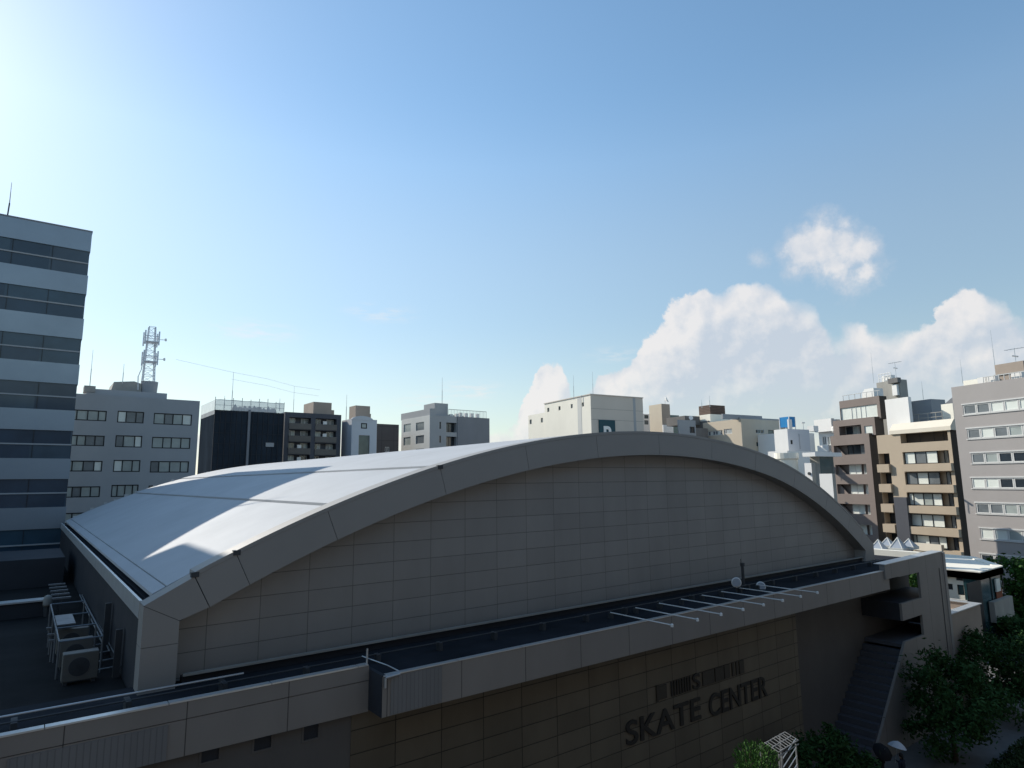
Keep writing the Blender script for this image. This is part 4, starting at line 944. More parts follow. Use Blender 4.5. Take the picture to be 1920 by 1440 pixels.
b, bk = simple('white_balcony_block', 'white block with a deep blank balcony front left of the brown apartment tower', (1566, 786), (1533, 790), (1575, 786), None, M['white'], M['white'], X=85.5, opL=[(1541, 819, 1550, 834), (1551, 819, 1560, 834)], frm='fr_white', panes=[M['curtain'], M['curtain_d']])
L = Face('L', bk[0]); bm = BM(); r = L.rect(1532, 788, 1566, 808); L.slab(bm, r[0], r[1], r[2], r[3], .02, .7); obj('balcony_front', bm, M['white'], b)
bm = BM(); r = L.rect(1540, 836, 1562, 846); L.slab(bm, r[0], r[1], r[2], r[3], .02, .9); obj('balcony_front', bm, M['white'], b)
bm = BM(); lathe(bm, L.pt(*L.uz(1570, 811), .5), [(.3, 0), (.45, .25), (.45, .8), (.3, 1.0)], 12, Vector((0, 0, 1))); obj('water_heater', bm, M['white'], b)

# brown apartment tower
XB = 83.6
bk = block((1629, 812), (1557, 820), (1646, 806), X=XB); b = bldg('brown_apartments', 'brown tiled apartment tower with stepped dark balconies and a set-back top floor', bk)
L = Face('L', XB); base = [(1562, 836, 1623, 851), (1601, 951, 1637, 967)]
a = L.rect(1563, 836, 1622, 851); c = L.rect(1570, 913, 1631, 927); pt = (a[1]-c[1])/2
ops = [(a[0], a[1]-pt*i, a[2], a[3]-pt*i, 1.2) for i in range(7)]
_, _, _, rL = shell(b, bk, GZ, None, [], ops, mats=[M['shadeside'], M['brown']])
for i, r in enumerate(rL):
    w = r[2]-r[0]
    if i == 0: window(b, L, (r[0]+w*.3, r[1], r[0]+w*.98, r[3]), M['fr_dark'], [M['glass'], M['curtain_d'], M['glass']], mull=(.25, .6), d=-1.05)
    else:
        window(b, L, (r[0]+w*.3, r[1], r[0]+w*.70, r[3]), M['fr_white'], [M['curtain_w']], mull=(.5,), d=-1.0); window(b, L, (r[0]+w*.78, r[1], r[0]+w*.99, r[3]), M['fr_white'], [M['curtain_w'], M['curtain']], mull=(), d=-1.0)
    bm = BM(); prism(bm, [(-r[0], r[1]), (-r[0], r[3]), (-(r[0]+w*.28), r[1])], 'X', XB+.5, XB+.75); obj('balcony_screen', bm, M['brown'], b)
# terrace storey and set-back storey
q = block((1640, 790), (1562, 800), (1656, 786), X=XB+.6); L = Face('L', q[0]); zt0 = bk[4]
zo0 = at(1600, 815, X=q[0]).z; zo1 = at(1600, 797, X=q[0]).z
tb = (q[0], q[1], q[2], q[3], at(1640, 781, X=q[0]).z)
op = [(*L.rect(1573, 800, 1616, 816), 1.6), (*L.rect(1620, 799, 1637, 815), .15)]
_, _, _, rL = shell(b, tb, bk[4]-.3, None, [], op, mats=[M['shadeside'], M['brown']], name='terrace_storey')
window(b, L, rL[0], M['fr_white'], [M['glass'], M['curtain_w'], M['curtain'], M['glass']], mull=(.35, .55, .62, .8), d=-1.4); window(b, L, rL[1], M['tan' if False else 'fr_white'], [M['curtain_w']], mull=(), d=-.1)
q = block((1648, 742), (1573, 750), (1662, 745), X=XB+1.6); ub = (q[0], q[1], q[2], q[3], q[4]); L = Face('L', ub[0])
op = [(*L.rect(1575, 766, 1646, 781), .35)]
_, _, _, rL = shell(b, ub, tb[4]-.3, None, [], op, mats=[M['shadeside'], M['brown']], name='top_storey')
window(b, L, rL[0], M['fr_white'], [M['curtain_w'], M['curtain'], M['curtain_w'], M['glass']], mull=(.3, .42, .55, .68), d=-.15)
bm = BM(); L2 = Face('L', ub[0]-.0); 
for i in range(7):
    u, z = L.uz(1578+i*11, 745); tube(bm, L.pt(u, ub[4]-.05, -.3), L.pt(u, ub[4]+.85, -.3), .05, 5)
tube(bm, L.pt(L.uz(1577, 745)[0], ub[4]+.85, -.3), L.pt(L.uz(1648, 738)[0], ub[4]+.85, -.3), .05, 5); obj('roof_railing', bm, M['fr_white'], b)
bm = BM(); u0, z0 = L.uz(1607, 742); u1, _ = L.uz(1630, 742); z1 = at(1620, 730, X=ub[0]+1).z
prism(bm, [(-u0, ub[4]), (-u0-.1, z1-.5), (-u0-.6, z1), (-u1, z1), (-u1, ub[4])], 'X', ub[0]+1, ub[0]+3); obj('roof_tank', bm, M['white'], b)
# concrete lift tower behind
q = block((1686, 711), (1643, 717), (1700, 712), X=XB+8); lb = thing('concrete_lift_tower', 'bare concrete roof tower with aerials rising behind the brown apartment tower', 'lift tower', (q[0], q[1], GZ))
solid(lb, 'wall', q, GZ, M['conc']); L = Face('L', q[0]); bm = BM(); r = L.rect(1676, 722, 1687, 741); L.slab(bm, *r, .02, .5); obj('white_door_box', bm, M['white'], lb)
bm = BM(); r = L.rect(1671, 711, 1690, 717); L.slab(bm, *r, .02, .8); obj('canopy', bm, M['conc_d'], lb)
bm = BM(); u0 = L.uz(1645, 715)[0]; u1 = L.uz(1668, 712)[0]; zt = at(1655, 700, X=q[0]).z
for i in range(5): u = u0+(u1-u0)*i/4; tube(bm, L.pt(u, q[4]-.1, -.4), L.pt(u, zt, -.4), .05, 5)
tube(bm, L.pt(u0, zt, -.4), L.pt(u1, zt, -.4), .06, 5); tube(bm, L.pt(u0, (zt+q[4])/2, -.4), L.pt(u1, (zt+q[4])/2, -.4), .05, 5); box(bm, L.pt(u0+.2, q[4]-.05, -.8), L.pt(u1-.4, zt-.3, -1.8)); obj('roof_frame', bm, M['white'], lb)
def tv_aerial(parent, px, pt, pb, X, name='antenna'):
    a, c = at(px, pb, X=X), at(px, pt, X=X); bm = BM(); tube(bm, (X, a.y, a.z-.4), (X, a.y, c.z), .03, 6)
    tube(bm, (X-.2, a.y+1.0, c.z-.1), (X+.2, a.y-1.0, c.z-.1), .03, 5)
    for i in range(6): y = a.y+.9-.36*i; tube(bm, (X-.3, y, c.z-.1), (X+.3, y, c.z-.1), .016, 4)
    tube(bm, (X, a.y+.3, c.z-.9), (X, a.y-.3, c.z-1.1), .09, 5); obj(name, bm, M['steel'], parent)
tv_aerial(lb, 1681, 678, 712, XB+10); whip(lb, 1638, 660, 715, X=XB+9, r=.032)
# white stair house between brown and tan
q = block((1702, 744), (1659, 752), (1708, 746), X=XB+.9); b = bldg('white_stair_house', 'blank brilliant white stair tower standing between the brown and the tan apartments', q); solid(b, 'wall', q, GZ, M['white'])

# tan apartments
XT = 82.8
bk = block((1781, 806), (1643, 814), (1792, 800), X=XT); b = bldg('tan_apartments', 'tan tiled apartment building with long window bands between projecting balcony fronts', bk)
L = Face('L', XT); a = L.rect(1692, 848, 1781, 868); c = L.rect(1708, 973, 1797, 992); pt = (a[1]-c[1])/3
uA0, uA1 = a[0], a[2]
ops = [(uA0, a[1]-pt*i, uA1, a[3]-pt*i, .9) for i in range(6)]
s = L.rect(1643, 832, 1667, 849); ops += [(s[0]+.02, a[1]-pt*i+.1, s[2], a[3]-pt*i-.05, 1.3) for i in range(6)]
tp = L.rect(1687, 809, 1778, 826); ops.append((tp[0], tp[1], tp[2], tp[3], 1.4))
_, _, _, rL = shell(b, bk, GZ, None, [], ops, mats=[M['shadeside'], M['tan']])
for i, r in enumerate(rL):
    w = r[2]-r[0]
    if i < 6:
        window(b, L, (r[0]+.05, r[1], r[0]+w*.74, r[3]), M['fr_dark'], [M['curtain_w'], M['curtain_w'], M['curtain'], M['curtain_w'], M['curtain_d']] if i != 1 else [M['curtain_d'], M['curtain_w'], M['curtain_w']], mull=random.choice(((.12, .5, .76), (.33, .66), (.15, .45, .72))), d=-.28, fwid=.1)
        window(b, L, (r[0]+w*.82, r[1], r[2]-.05, r[3]), M['fr_dark'], [M['curtain_d'], M['glass']], mull=(.5,), d=-.75)
        bm = BM(); L.slab(bm, r[0]-.02, r[1]-pt+(r[3]-r[1])+.12, r[2]+.45, r[1]-.02, .01, .5); obj('balcony_front', bm, M['tan'], b)
    elif i < 12:
        window(b, L, r, M['fr_dark'], [M['glass']], mull=(.6,), d=-1.15)
        bm = BM(); L.slab(bm, r[0]-.05, r[1]-pt+(r[3]-r[1])+.12, r[2]+.1, r[1]-.02, .01, .45); obj('balcony_front', bm, M['tan'], b)
    else: window(b, L, r, M['fr_dark'], [M['glass']], mull=(.3, .6, .8), d=-1.2)
# cream attic band on top, leaning back
z0 = bk[4]; z1 = at(1770, 786, X=XT+.3).z; y0 = at(1779, 790, X=XT).y; y1 = at(1668, 795, X=XT).y
bm = BM(); prism(bm, [(XT-.25, z0-.02), (XT-.25, z0+.5), (XT+.6, z1), (XT+1.4, z1), (XT+1.4, z0-.02)], 'Y', y0-.3, y1); obj('attic_band', bm, M['tanlight'], b)
bm = BM(); zr = at(1730, 776, X=XT+3).z
ys = [at(px, 780, X=XT+3).y for px in (1705, 1722, 1740, 1755, 1767)]
for y in ys: tube(bm, (XT+3, y, z0), (XT+3, y, zr), .05, 5)
tube(bm, (XT+3, ys[0], zr), (XT+3, ys[-1], zr), .06, 5); tube(bm, (XT+3, ys[0], zr-.6), (XT+3, ys[-1], zr-.6), .05, 5); obj('roof_railing', bm, M['conc'], b)
# dark slab that paints in the shadow at lower left
bm = BM(); r = L.rect(1681, 932, 1698, 1040); L.slab(bm, r[0], GZ, r[0]+1.9, r[3], .01, .6); obj('shade_slab', bm, M['darkapt'], b)
bm = BM(); r = L.rect(1718, 1017, 1772, 1036); L.slab(bm, r[0], r[1], r[2], r[3], .06, .6); obj('ground_band', bm, M['tanlight'], b)
# grey houses behind the tan roof
b, _ = simple('grey_screened_house', 'grey netted house seen behind the tan roof railing', (1745, 748), (1705, 752), (1772, 752), 66, M['aptgrey'], M['aptgrey'])
bk_ = block((1790, 735), (1762, 747), (1800, 735), X=100); b = bldg('vaulted_roof_house', 'grey house with a low curved vault roof beyond the tan apartments', bk_); bm = BM()
prism(bm, [(bk_[1]-2, GZ), (bk_[3], GZ), (bk_[3], bk_[4]-2.2)]+[(bk_[3]-(bk_[3]-bk_[1]+2)*i/8, bk_[4]-2.2+2.2*math.sin(math.pi/2*i/8)) for i in range(1, 9)], 'X', 100, 112); obj('wall', bm, M['aptdark'], b)
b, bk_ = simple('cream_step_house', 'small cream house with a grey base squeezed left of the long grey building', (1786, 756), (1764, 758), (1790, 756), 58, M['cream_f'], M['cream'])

# long grey building with ribbon windows
XG = 78.4
bk = block((2080, 685), (1785, 741), (2095, 680), X=XG); b = bldg('grey_ribbon_building', 'long grey tiled building with rows of white framed square windows and cream roof boxes', bk)
L = Face('L', XG); r1 = L.rect(1806, 761, 1920, 776); r6 = L.rect(1834, 991, 1920, 1008); 
h = .95+.15; zc1 = L.uz(1806, 769)[1]; zc6 = L.uz(1834, 1000)[1]; pt = (zc1-zc6)/5; us = L.uz(1806, 769)[0]; ue = -bk[1]-1
ops = []
for i in range(8): ops.append((us+.15*(i % 3), zc1-pt*i-.6, ue, zc1-pt*i+.6, .18))
_, _, _, rL = shell(b, bk, GZ, None, [], ops, mats=[M['shadeside'], M['graywall']])
for i, r in enumerate(rL):
    n = int((r[2]-r[0])/1.42); w = (r[2]-r[0])/n
    bm = BM(); L.slab(bm, r[0]-.12, r[1]-.1, r[2]+.1, r[1]-.005, .004, .1); L.slab(bm, r[0]-.12, r[3]+.005, r[2]+.1, r[3]+.16, .004, .06); obj('sill_band', bm, M['fr_white'], b)
    for k in range(n):
        q = (r[0]+w*k+.02, r[1]+.02, r[0]+w*(k+1)-.02, r[3]-.02)
        pl = [M['glass']] if (i in (2, 3) and k in (2, 3, 4, 6, 7, 9)) or i == 6 else [random.choice((M['curtain'], M['curtain_w'], M['curtain_d'], M['curtain_d']))]
        window(b, L, q, M['fr_white'], pl, mull=(), fwid=.12, d=-.06)
q = block((1862, 706), (1806, 716), (1868, 708), X=XG+3); solid(b, 'cream_roof_box', q, bk[4]-.3, M['cream'])
q = block((1918, 676), (1864, 681), (1930, 676), X=XG+3.5); solid(b, 'lift_head', q, bk[4]-.3, M['penth']); q = (q[0]-.15, q[1]-.1, q[2], q[3]+.15, q[4]-1.2)
bm = BM(); box(bm, (q[0], q[1], q[4]-.1), (q[2], q[3], q[4])); obj('lift_head_ledge', bm, M['conc'], b)
bm = BM(); Lr = Face('L', XG+1)
for i in range(9): u = Lr.uz(1845+i*10, 722)[0]; tube(bm, Lr.pt(u, bk[4]-.05), Lr.pt(u, bk[4]+.8), .045, 5)
tube(bm, Lr.pt(Lr.uz(1845, 722)[0], bk[4]+.8), Lr.pt(Lr.uz(1925, 712)[0], bk[4]+.8), .05, 5); obj('roof_railing', bm, M['fr_white'], b)
for px in (1840, 1855, 1905):
    bm = BM(); u = Lr.uz(px, 725)[0]; Lr.slab(bm, u-.6, bk[4]-.05, u+.5, bk[4]+.9, -1.2, -.4); obj('roof_unit', bm, M['white'], b)
tv_aerial(b, 1905, 652, 680, XG+5); whip(b, 1805, 673, 715, X=XG+4, r=.032); whip(b, 1866, 617, 690, X=XG+5, r=.032); whip(b, 1731, 715, 745, X=XT+6, r=.04)

GRID = 0.0
# skylight roof beyond the right end of the hall
XS = 61.0
q = block((1722, 1036), (1630, 1030), (1728, 1034), X=XS); b = bldg('skylight_building', 'low cream roofed building topped with four glass pyramid skylights beyond the hall', q)
solid(b, 'roof_slab', (q[0], q[1], q[2], q[3]+2, q[4]), q[4]-.55, M['cream']); solid(b, 'wall', (q[0]+.5, q[1]+.4, q[2], q[3]+2, q[4]-.555), GZ, M['beige'])
for (xa, xt, xb, yt, yb, dd) in ((1631, 1644, 1655, 1012, 1029, 0.0), (1650, 1660, 1671, 1008, 1022, 1.5), (1668, 1679, 1692, 1008, 1027, .1), (1690, 1701, 1712, 1010, 1024, 1.2)):
    X = XS+.8+dd; a, c, t = at(xa, yb, X=X), at(xb, yb, X=X), at(xt, yt, X=X+.8); w = abs(a.y-c.y)
    bm = BM(); zb_ = min(a.z, q[4]); v = [bm.verts.new(p_) for p_ in ((X, a.y, a.z), (X, c.y, a.z), (X+w, c.y, a.z), (X+w, a.y, a.z))]; ap = bm.verts.new((X+w/2, (a.y+c.y)/2, a.z+(t.z-a.z)*1.05))
    for i in range(4): bm.faces.new((v[i], v[(i+1) % 4], ap))
    s_ = obj('skylight', bm, M['skyl'], b, recalc=True)
    bm = BM(); box(bm, (X-.08, min(a.y, c.y)-.08, q[4]+.002), (X+w+.08, max(a.y, c.y)+.08, a.z+.02))
    for i, cn in enumerate(((X, a.y), (X, c.y), (X+w, c.y), (X+w, a.y))): tube(bm, (*cn, a.z), (X+w/2, (a.y+c.y)/2, a.z+(t.z-a.z)*1.06), .05, 5)
    obj('skylight_frame', bm, M['aptlight'], s_)
# cream rounded hall with a dark glass corner
XR_ = 66.0
c0, c1, c2 = at(1774, 1050, X=XR_), at(1838, 1072, X=XR_), at(1880, 1057, X=XR_+2)
b = thing('rounded_cream_hall', 'low cream hall with a rounded roof parapet and a dark glazed corner facing the junction', 'building', (XR_+3, c1.y+3, GZ))
yN = at(1838, 1072, X=XR_).y; zP = at(1838, 1072, X=XR_).z; yF = at(1770, 1056, X=XR_).y
xN = at(1880, 1058, Y=yN).x
outl = [(XR_, yF+3), (XR_, yN), (xN, yN), (xN+6, yN+4), (xN+7, yN+12), (XR_+3, yF+9)]
bm = BM(); prism(bm, outl, 'Z', zP-.7, zP-.1)
inn = [(XR_+.7, yF+2.6), (XR_+.7, yN+.7), (xN-.3, yN+.7), (xN+5.2, yN+4.3), (xN+6, yN+11.5), (XR_+3.3, yF+8)]
v0 = [bm.verts.new((*p_, zP)) for p_ in outl]; v1 = [bm.verts.new((*p_, zP)) for p_ in inn]; v2 = [bm.verts.new((*p_, zP-.6)) for p_ in inn]; vb = [bm.verts.new((*p_, zP-.7)) for p_ in outl]
for i in range(6):
    j = (i+1) % 6; bm.faces.new((v0[i], v0[j], v1[j], v1[i])); bm.faces.new((v1[i], v1[j], v2[j], v2[i])); bm.faces.new((vb[i], vb[j], v0[j], v0[i]))
obj('roof_parapet', bm, M['cream'], b)
L = Face('L', XR_+.3); op = [L.rect(1791, 1072, 1813, 1090), L.rect(1794, 1096, 1812, 1117), L.rect(1776, 1094, 1787, 1106)]
bm = BM(); rw = wall_face(bm, L, -(yF+3), -(yN+1.45), GZ, zP-.705, [(*r, .3) for r in op]); obj('wall', bm, M['cream'], b, recalc=False)
for r in rw: window(b, L, r, M['fr_dark'], [M['glass'], M['glass_t']], mull=())
bm = BM(); box(bm, (XR_+.15, yN+.2, GZ), (xN-.4, yN+1.4, zP-.705)); obj('glass_corner', bm, M['glass_t'], b)
F = Face('F', yN+.2); bm = BM()
for px in (1812, 1838, 1858, 1880): u = F.uz(px, 1100)[0]; F.slab(bm, max(u-.05, XR_+.2), GZ, u+.05, zP-.71, .003, .06)
obj('mullion', bm, M['fr_dark'], b)
bm = BM(); F.slab(bm, *F.rect(1862, 1086, 1872, 1107), .08, .2); obj('sign_panel', bm, M['curtain_w'], b)
bm = BM(); F.slab(bm, *F.rect(1865, 1105, 1879, 1127), .06, .1); obj('brick_panel', bm, M['brick'], b)
bm = BM(); F.slab(bm, *F.rect(1851, 1128, 1890, 1152), .1, .5); obj('low_wall', bm, M['conc'], b)
bm = BM(); l2 = Face('L', XR_-.6); r = l2.rect(1780, 1122, 1815, 1142); l2.slab(bm, r[0], r[1]-1, r[2], r[3], -.2, 0); obj('forecourt_wall', bm, M['aptlight'], b)

# ------------------------------------------------------------------ trees
def tree(name, label, base, ch, cr, nleaf, lsize, material, seed, trunk_r=.14, squash=1.0, group=None, cat='tree', lean=(0, 0)):
    rnd = random.Random(seed); t = thing(name, label, cat, base, group); B = Vector(base); C = B+Vector((lean[0], lean[1], ch))
    bm = BM(); tube(bm, B-Vector((0, 0, .1)), B+(C-B)*.55, trunk_r, 8, trunk_r*.7)
    fork = B+(C-B)*.5; tips = []
    for i in range(7):
        a = rnd.random()*6.28; e = fork+Vector((math.cos(a)*cr*.6, math.sin(a)*cr*.6, (C.z-fork.z)*(.6+rnd.random()*.7))); m_ = fork.lerp(e, .5)+Vector((0, 0, .2))
        tube(bm, fork, m_, trunk_r*.55, 6, trunk_r*.35); tube(bm, m_, e, trunk_r*.35, 6, trunk_r*.12); tips.append(e)
    obj('trunk', bm, M['bark'], t)
    bm = BM(); clumps = []
    for i in range(46):
        while True:
            v = Vector((rnd.uniform(-1, 1), rnd.uniform(-1, 1), rnd.uniform(-1, 1)))
            if .25 < v.length < 1: break
        clumps.append((C+Vector((v.x*cr, v.y*cr, v.z*cr*squash)), cr*rnd.uniform(.16, .34)))
    for i in range(nleaf):
        c, s = clumps[rnd.randrange(len(clumps))]
        v = Vector((rnd.gauss(0, .5), rnd.gauss(0, .5), rnd.gauss(0, .42)))*s; p_ = c+v
        n_ = Vector((rnd.gauss(0, 1), rnd.gauss(0, 1), rnd.gauss(.6, 1))).normalized(); x = n_.orthogonal().normalized(); y = n_.cross(x); a = rnd.random()*6.28
        x, y = x*math.cos(a)+y*math.sin(a), y*math.cos(a)-x*math.sin(a); l = lsize*rnd.uniform(.6, 1.3)
        bm.faces.new([bm.verts.new(q) for q in (p_-x*l, p_-y*l*.45, p_+x*l, p_+y*l*.45)])
    obj('crown', bm, material, t, recalc=False); return t
SW = GZ+.14
c = at(1772, 1322, Y=14.6); tree('street_tree', 'bushy dark green street tree with a forked trunk in front of the rink end wall', (c.x+.6, 14.6, SW), c.z-SW, 2.6, 9500, .13, M['leaf'], 3, .15, .95)
c = at(1868, 1262, Y=15.2); tree('street_tree', 'dense dark street tree just beyond the rink annex wall', (c.x, 15.2, SW), c.z-SW, 2.75, 9500, .14, M['leaf'], 5, .15, 1.0)
c = at(1560, 1425, Y=15.2); tree('street_tree', 'round dark green small tree below the letters near the stair foot', (c.x, 15.2, SW), c.z-SW, 1.55, 6500, .11, M['leaf'], 9, .11, .85)
c = at(1905, 1120, Y=22); tree('roadside_tree', 'bright sunlit leafy tree beside the rounded cream hall', (c.x, 22, GZ), c.z-GZ, 3.4, 7000, .24, M['leaf_b'], 12, .2, 1.1)
c = at(1714, 1104, X=58); tree('roadside_tree', 'green tree seen through the opening in the rink end wall', (58, c.y, GZ), c.z-GZ, 1.6, 7000, .13, M['leaf_b'], 15, .2, 1.0)
c = at(1915, 1185, Y=19); tree('roadside_tree', 'low green tree at the kerb of the side street', (c.x, 19, GZ), c.z-GZ, 2.0, 5000, .2, M['leaf'], 16, .15, .8)
# planting strip
bm = BM(); rnd = random.Random(4)
for i in range(9000):
    x, y = rnd.uniform(38, 62), rnd.uniform(11.9, 13.0); z = SW+rnd.uniform(0, .55); l = .1
    n_ = Vector((rnd.gauss(0, 1), rnd.gauss(0, 1), 1)).normalized(); a = n_.orthogonal().normalized(); b_ = n_.cross(a)
    bm.faces.new([bm.verts.new(q) for q in (Vector((x, y, z))-a*l, Vector((x, y, z))-b_*l*.5, Vector((x, y, z))+a*l, Vector((x, y, z))+b_*l*.5)])
tag(obj('ground_cover', bm, M['hedge'], loc=(50, 12.4, SW), recalc=False), kind='stuff')
# sunlit planter shrub and white rack close below the camera
PZ = -6.6
bm = BM(); box(bm, (8, 2, GZ), (15, 7.6, PZ)); tag(obj('terrace', bm, M['conc'], loc=(11, 5, PZ)), kind='structure')
c = at(1418, 1418, Y=7.0); t = thing('potted_shrub', 'sunlit shrub with narrow upright bright green leaves beside the white rack', 'shrub', (c.x, 7.0, PZ))
bm = BM(); lathe(bm, (c.x, 7, PZ), [(.18, 0), (.25, .4), (.27, .42), (.24, .42)], 16); obj('pot', bm, M['brick'], t)
bm = BM()
for i in range(6): a = i*1.05; tube(bm, (c.x, 7, PZ+.35), (c.x+.2*math.cos(a), 7+.2*math.sin(a), c.z+.1), .018, 5, .006)
obj('stem', bm, M['bark'], t)
bm = BM(); rnd = random.Random(8)
for i in range(2600):
    a = rnd.random()*6.28; r_ = .36*math.sqrt(rnd.random()); zz = rnd.uniform(c.z-.75, c.z+.22-.5*r_*r_*3); p_ = Vector((c.x+r_*math.cos(a)*1.05, 7+r_*math.sin(a), zz))
    d = Vector((math.cos(a)*.5+rnd.gauss(0, .4), math.sin(a)*.5+rnd.gauss(0, .4), 1+rnd.gauss(0, .35))).normalized(); s_ = d.orthogonal().normalized(); s_.rotate(Matrix.Rotation(rnd.random()*6.28, 3, d)); l = rnd.uniform(.045, .1)
    bm.faces.new([bm.verts.new(q) for q in (p_, p_+d*l*.5+s_*.011, p_+d*l, p_+d*l*.5-s_*.011)])
obj('leaves', bm, M['leaf_b'], t, recalc=False)
a0, a1 = at(1460, 1409, Y=7.0), at(1497, 1390, Y=7.2)
t = thing('white_rack', 'weathered white lattice rack with slanting top beside the sunlit shrub', 'rack', ((a0.x+a1.x)/2, 7.1, PZ))
bm = BM()
for x, y, z in ((a0.x, 7.0, a0.z-.05), (a0.x+.17, 7.05, a0.z-.02), (a1.x-.02, 7.25, a1.z-.06), (a1.x+.02, 7.6, a1.z-.02), (a0.x+.05, 7.4, a0.z)): box(bm, (x-.012, y-.012, PZ), (x+.012, y+.012, z))
obj('post', bm, M['rackpaint'], t)
bm = BM(); n = 8
for i in range(n+1):
    s_ = i/n; p_ = Vector((a0.x-.03, 6.98, a0.z)).lerp(Vector((a1.x+.05, 7.23, a1.z)), s_); path(bm, [p_, p_+Vector((.03+.02*random.random(), .30, .05+.02*random.random()))], .008, 5)
for o_ in (Vector((0, 0, 0)), Vector((.03, .30, .05)), Vector((.015, .15, .025)), Vector((0, 0, -.07))): path(bm, [Vector((a0.x-.03, 6.98, a0.z))+o_, Vector((a1.x+.05, 7.23, a1.z))+o_], .011, 5)
obj('top_lattice', bm, M['rackpaint'], t)
bm = BM()
for i in range(6): z = a0.z-.2-.15*i; tube(bm, (a0.x+.17, 7.05, z), (a1.x, 7.25, z+.1), .009, 5)
obj('wire_shelf', bm, M['steel'], t)

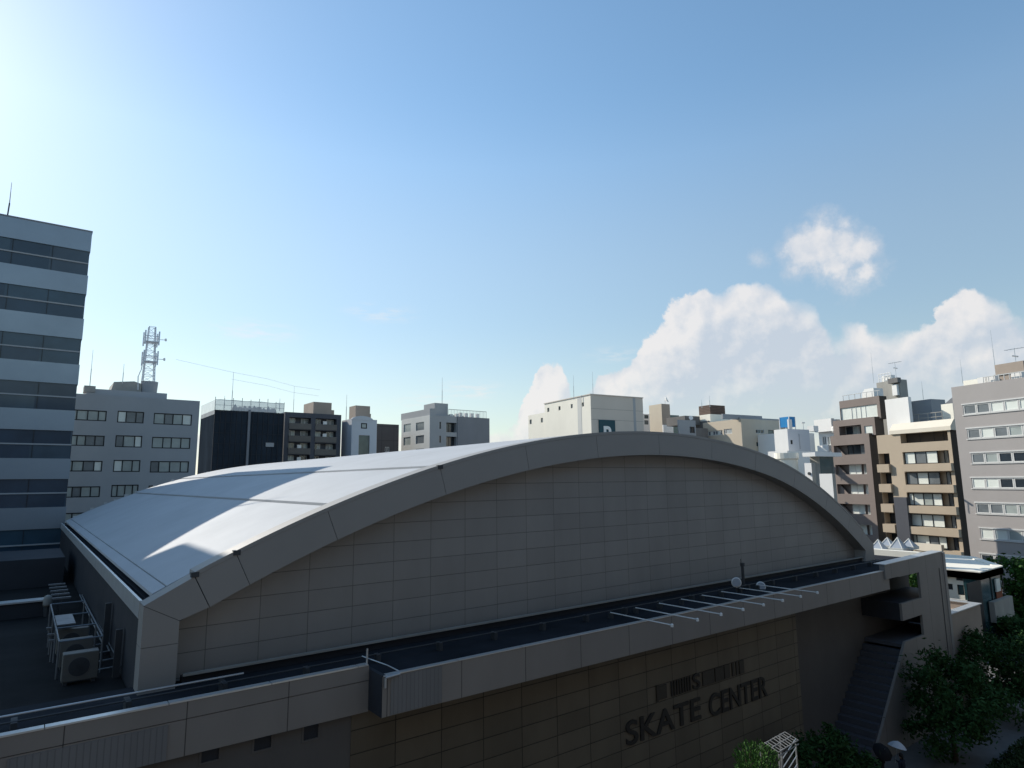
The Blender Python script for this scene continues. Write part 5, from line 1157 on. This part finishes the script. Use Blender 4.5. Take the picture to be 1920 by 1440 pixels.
# ------------------------------------------------------------------ two people with parasols on the pavement
def person(label, base, yaw, top_m, legs_m, arm_up=True, para_m=None, para_label=None, tilt=(0, 0), pr_=.42):
    t = thing('person', label, 'person', base)
    Rz = Matrix.Rotation(yaw, 3, 'Z'); B = Vector(base)
    J = dict(pel=(0, 0, .95), che=(0, .01, 1.28), nek=(0, 0, 1.45), hed=(0, -.02, 1.53),
             hl=(.09, 0, .9), kl=(.10, -.06, .5), al=(.10, .05, .09), tl=(.10, -.12, .03), hr=(-.09, 0, .9), kr=(-.10, .02, .5), ar=(-.10, .16, .10), tr=(-.10, .0, .03),
             sl=(.18, 0, 1.4), el=(.23, .03, 1.12), wl=(.23, -.08, .9), sr=(-.18, 0, 1.4), er=(-.25, -.08, 1.15), wr=(-.16, -.28, 1.22))
    rad = dict(pel=.14, che=.15, nek=.055, hed=.06, hl=.085, kl=.06, al=.042, tl=.04, hr=.085, kr=.06, ar=.042, tr=.04, sl=.065, el=.042, wl=.03, sr=.065, er=.042, wr=.03)
    ed = [('pel', 'che'), ('che', 'nek'), ('nek', 'hed'), ('pel', 'hl'), ('hl', 'kl'), ('kl', 'al'), ('al', 'tl'), ('pel', 'hr'), ('hr', 'kr'), ('kr', 'ar'), ('ar', 'tr'), ('che', 'sl'), ('sl', 'el'), ('el', 'wl'), ('che', 'sr'), ('sr', 'er'), ('er', 'wr')]
    ks = list(J); 
    # hands: five short fingers each
    fing = []
    for w, sgn in (('wl', 1), ('wr', -1)):
        W = Vector(J[w]); D = Vector((0, -.1, -.9)).normalized() if w == 'wl' else Vector((.1, -.75, .5)).normalized(); S = Vector((0, 1, 0)) if w == 'wl' else Vector((1, .2, 0)).normalized()
        J[w+'p'] = tuple(W+D*.07); rad[w+'p'] = .03; ks.append(w+'p'); ed.append((w, w+'p'))
        for i in range(5):
            k1, k2 = f'{w}f{i}a', f'{w}f{i}b'; off = S*(i-1.5)*.02 if i < 4 else S*(-.045)
            st = W+D*(.09 if i < 4 else .04)+off; J[k1] = tuple(st+D*.035); J[k2] = tuple(st+D*(.06+.008*(i in (1, 2)))+Vector((0, -.02, -.015)))
            rad[k1] = .009; rad[k2] = .008; ks += [k1, k2]; ed += [(w+'p', k1), (k1, k2)]
    me = bpy.data.meshes.new('body'); ix = {k: i for i, k in enumerate(ks)}
    me.from_pydata([tuple(Rz @ Vector(J[k])) for k in ks], [(ix[a], ix[b]) for a, b in ed], [])
    o = bpy.data.objects.new('body', me); COL.objects.link(o); o.parent = t
    sk = o.modifiers.new('skin', 'SKIN'); o.modifiers.new('sub', 'SUBSURF').levels = 1; o.modifiers['sub'].render_levels = 2
    for k in ks:
        v = me.skin_vertices[0].data[ix[k]]; v.radius = (rad[k], rad[k]); v.use_root = (k == 'pel')
    me.materials.append(top_m)
    bm = BM(); H = B+Rz @ Vector((0, -.02, 1.62)); lathe(bm, H-Vector((0, 0, .12)), [(.045, 0), (.07, .04), (.082, .11), (.085, .16), (.07, .21), (.03, .24)], 16)
    fd = Rz @ Vector((0, -1, 0)); sd_ = Rz @ Vector((1, 0, 0))
    tube(bm, H+fd*.07+Vector((0, 0, -.01)), H+fd*.105+Vector((0, 0, -.03)), .012, 6)
    for s_ in (-1, 1): lathe(bm, H+sd_*.08*s_+Vector((0, 0, -.03)), [(.02, 0), (.022, .012)], 8, sd_*s_)
    obj('head', bm, M['skin'], t, True)
    bm = BM(); lathe(bm, H-fd*.012-Vector((0, 0, .03)), [(.088, 0), (.092, .06), (.078, .13), (.03, .155)], 16); box(bm, H-fd*.09-sd_*.06+Vector((0, 0, -.12)), H-fd*.06+sd_*.06+Vector((0, 0, .03))); obj('hair', bm, M['hair'], t, True)
    bm = BM(); e_ = []
    for s_ in (-1, 1): lathe(bm, H+fd*.074+sd_*.03*s_+Vector((0, 0, .012)), [(.011, 0), (.009, .008)], 8, fd)
    box(bm, H+fd*.07-sd_*.022+Vector((0, 0, -.072)), H+fd*.078+sd_*.022+Vector((0, 0, -.064))); obj('face_features', bm, M['hair'], t)
    hand = B+Rz @ (Vector(J['wrp'])+Vector((.05, -.03, .0)))
    axis = Vector((tilt[0], tilt[1], 1)).normalized(); topc = hand+axis*.62
    p_ = thing('parasol', para_label, 'parasol', tuple(hand))
    bm = BM(); tube(bm, hand-axis*.1, topc+axis*.3, .009, 6); obj('shaft', bm, M['steel'], p_)
    bm = BM(); n_ = 8; x = axis.orthogonal().normalized(); y = axis.cross(x); ringz = []
    for f_, h_ in ((1, 0), (.8, .1), (.5, .2), (.2, .255), (.02, .27)):
        ringz.append([bm.verts.new(topc+axis*h_+(x*math.cos(2*math.pi*(i+.5)/16)+y*math.sin(2*math.pi*(i+.5)/16))*pr_*f_*(1 if i % 2 else .96)) for i in range(16)])
    for a_, b_ in zip(ringz, ringz[1:]):
        for i in range(16): bm.faces.new((a_[i], a_[(i+1) % 16], b_[(i+1) % 16], b_[i]))
    o2 = obj('canopy', bm, para_m, p_, False); sm = o2.modifiers.new('thick', 'SOLIDIFY'); sm.thickness = .006
    bm = BM()
    for i in range(8):
        a_ = 2*math.pi*(2*i+1.5)/16; tube(bm, topc+axis*.24, topc+(x*math.cos(a_)+y*math.sin(a_))*pr_*.97+axis*.0, .004, 4)
    obj('rib', bm, M['steel'], p_)
    return t
p1 = at(1650, 1418, Z=-13.35); p2 = at(1690, 1422, Z=-13.35)
person('person in black clothes walking under a black parasol by the stair', (p1.x, p1.y, SW), R(150), M['black'], M['black'], para_m=M['black'], para_label='round black parasol tilted towards the buildings opposite', tilt=(-.45, -.8), pr_=.45)
person('person in dark navy clothes carrying a pale parasol on the pavement', (p2.x, p2.y, SW), R(170), M['navy'], M['navy'], para_m=M['paleblue'], para_label='pale white-edged parasol held low over the navy clothes', tilt=(.25, -.1), pr_=.42)
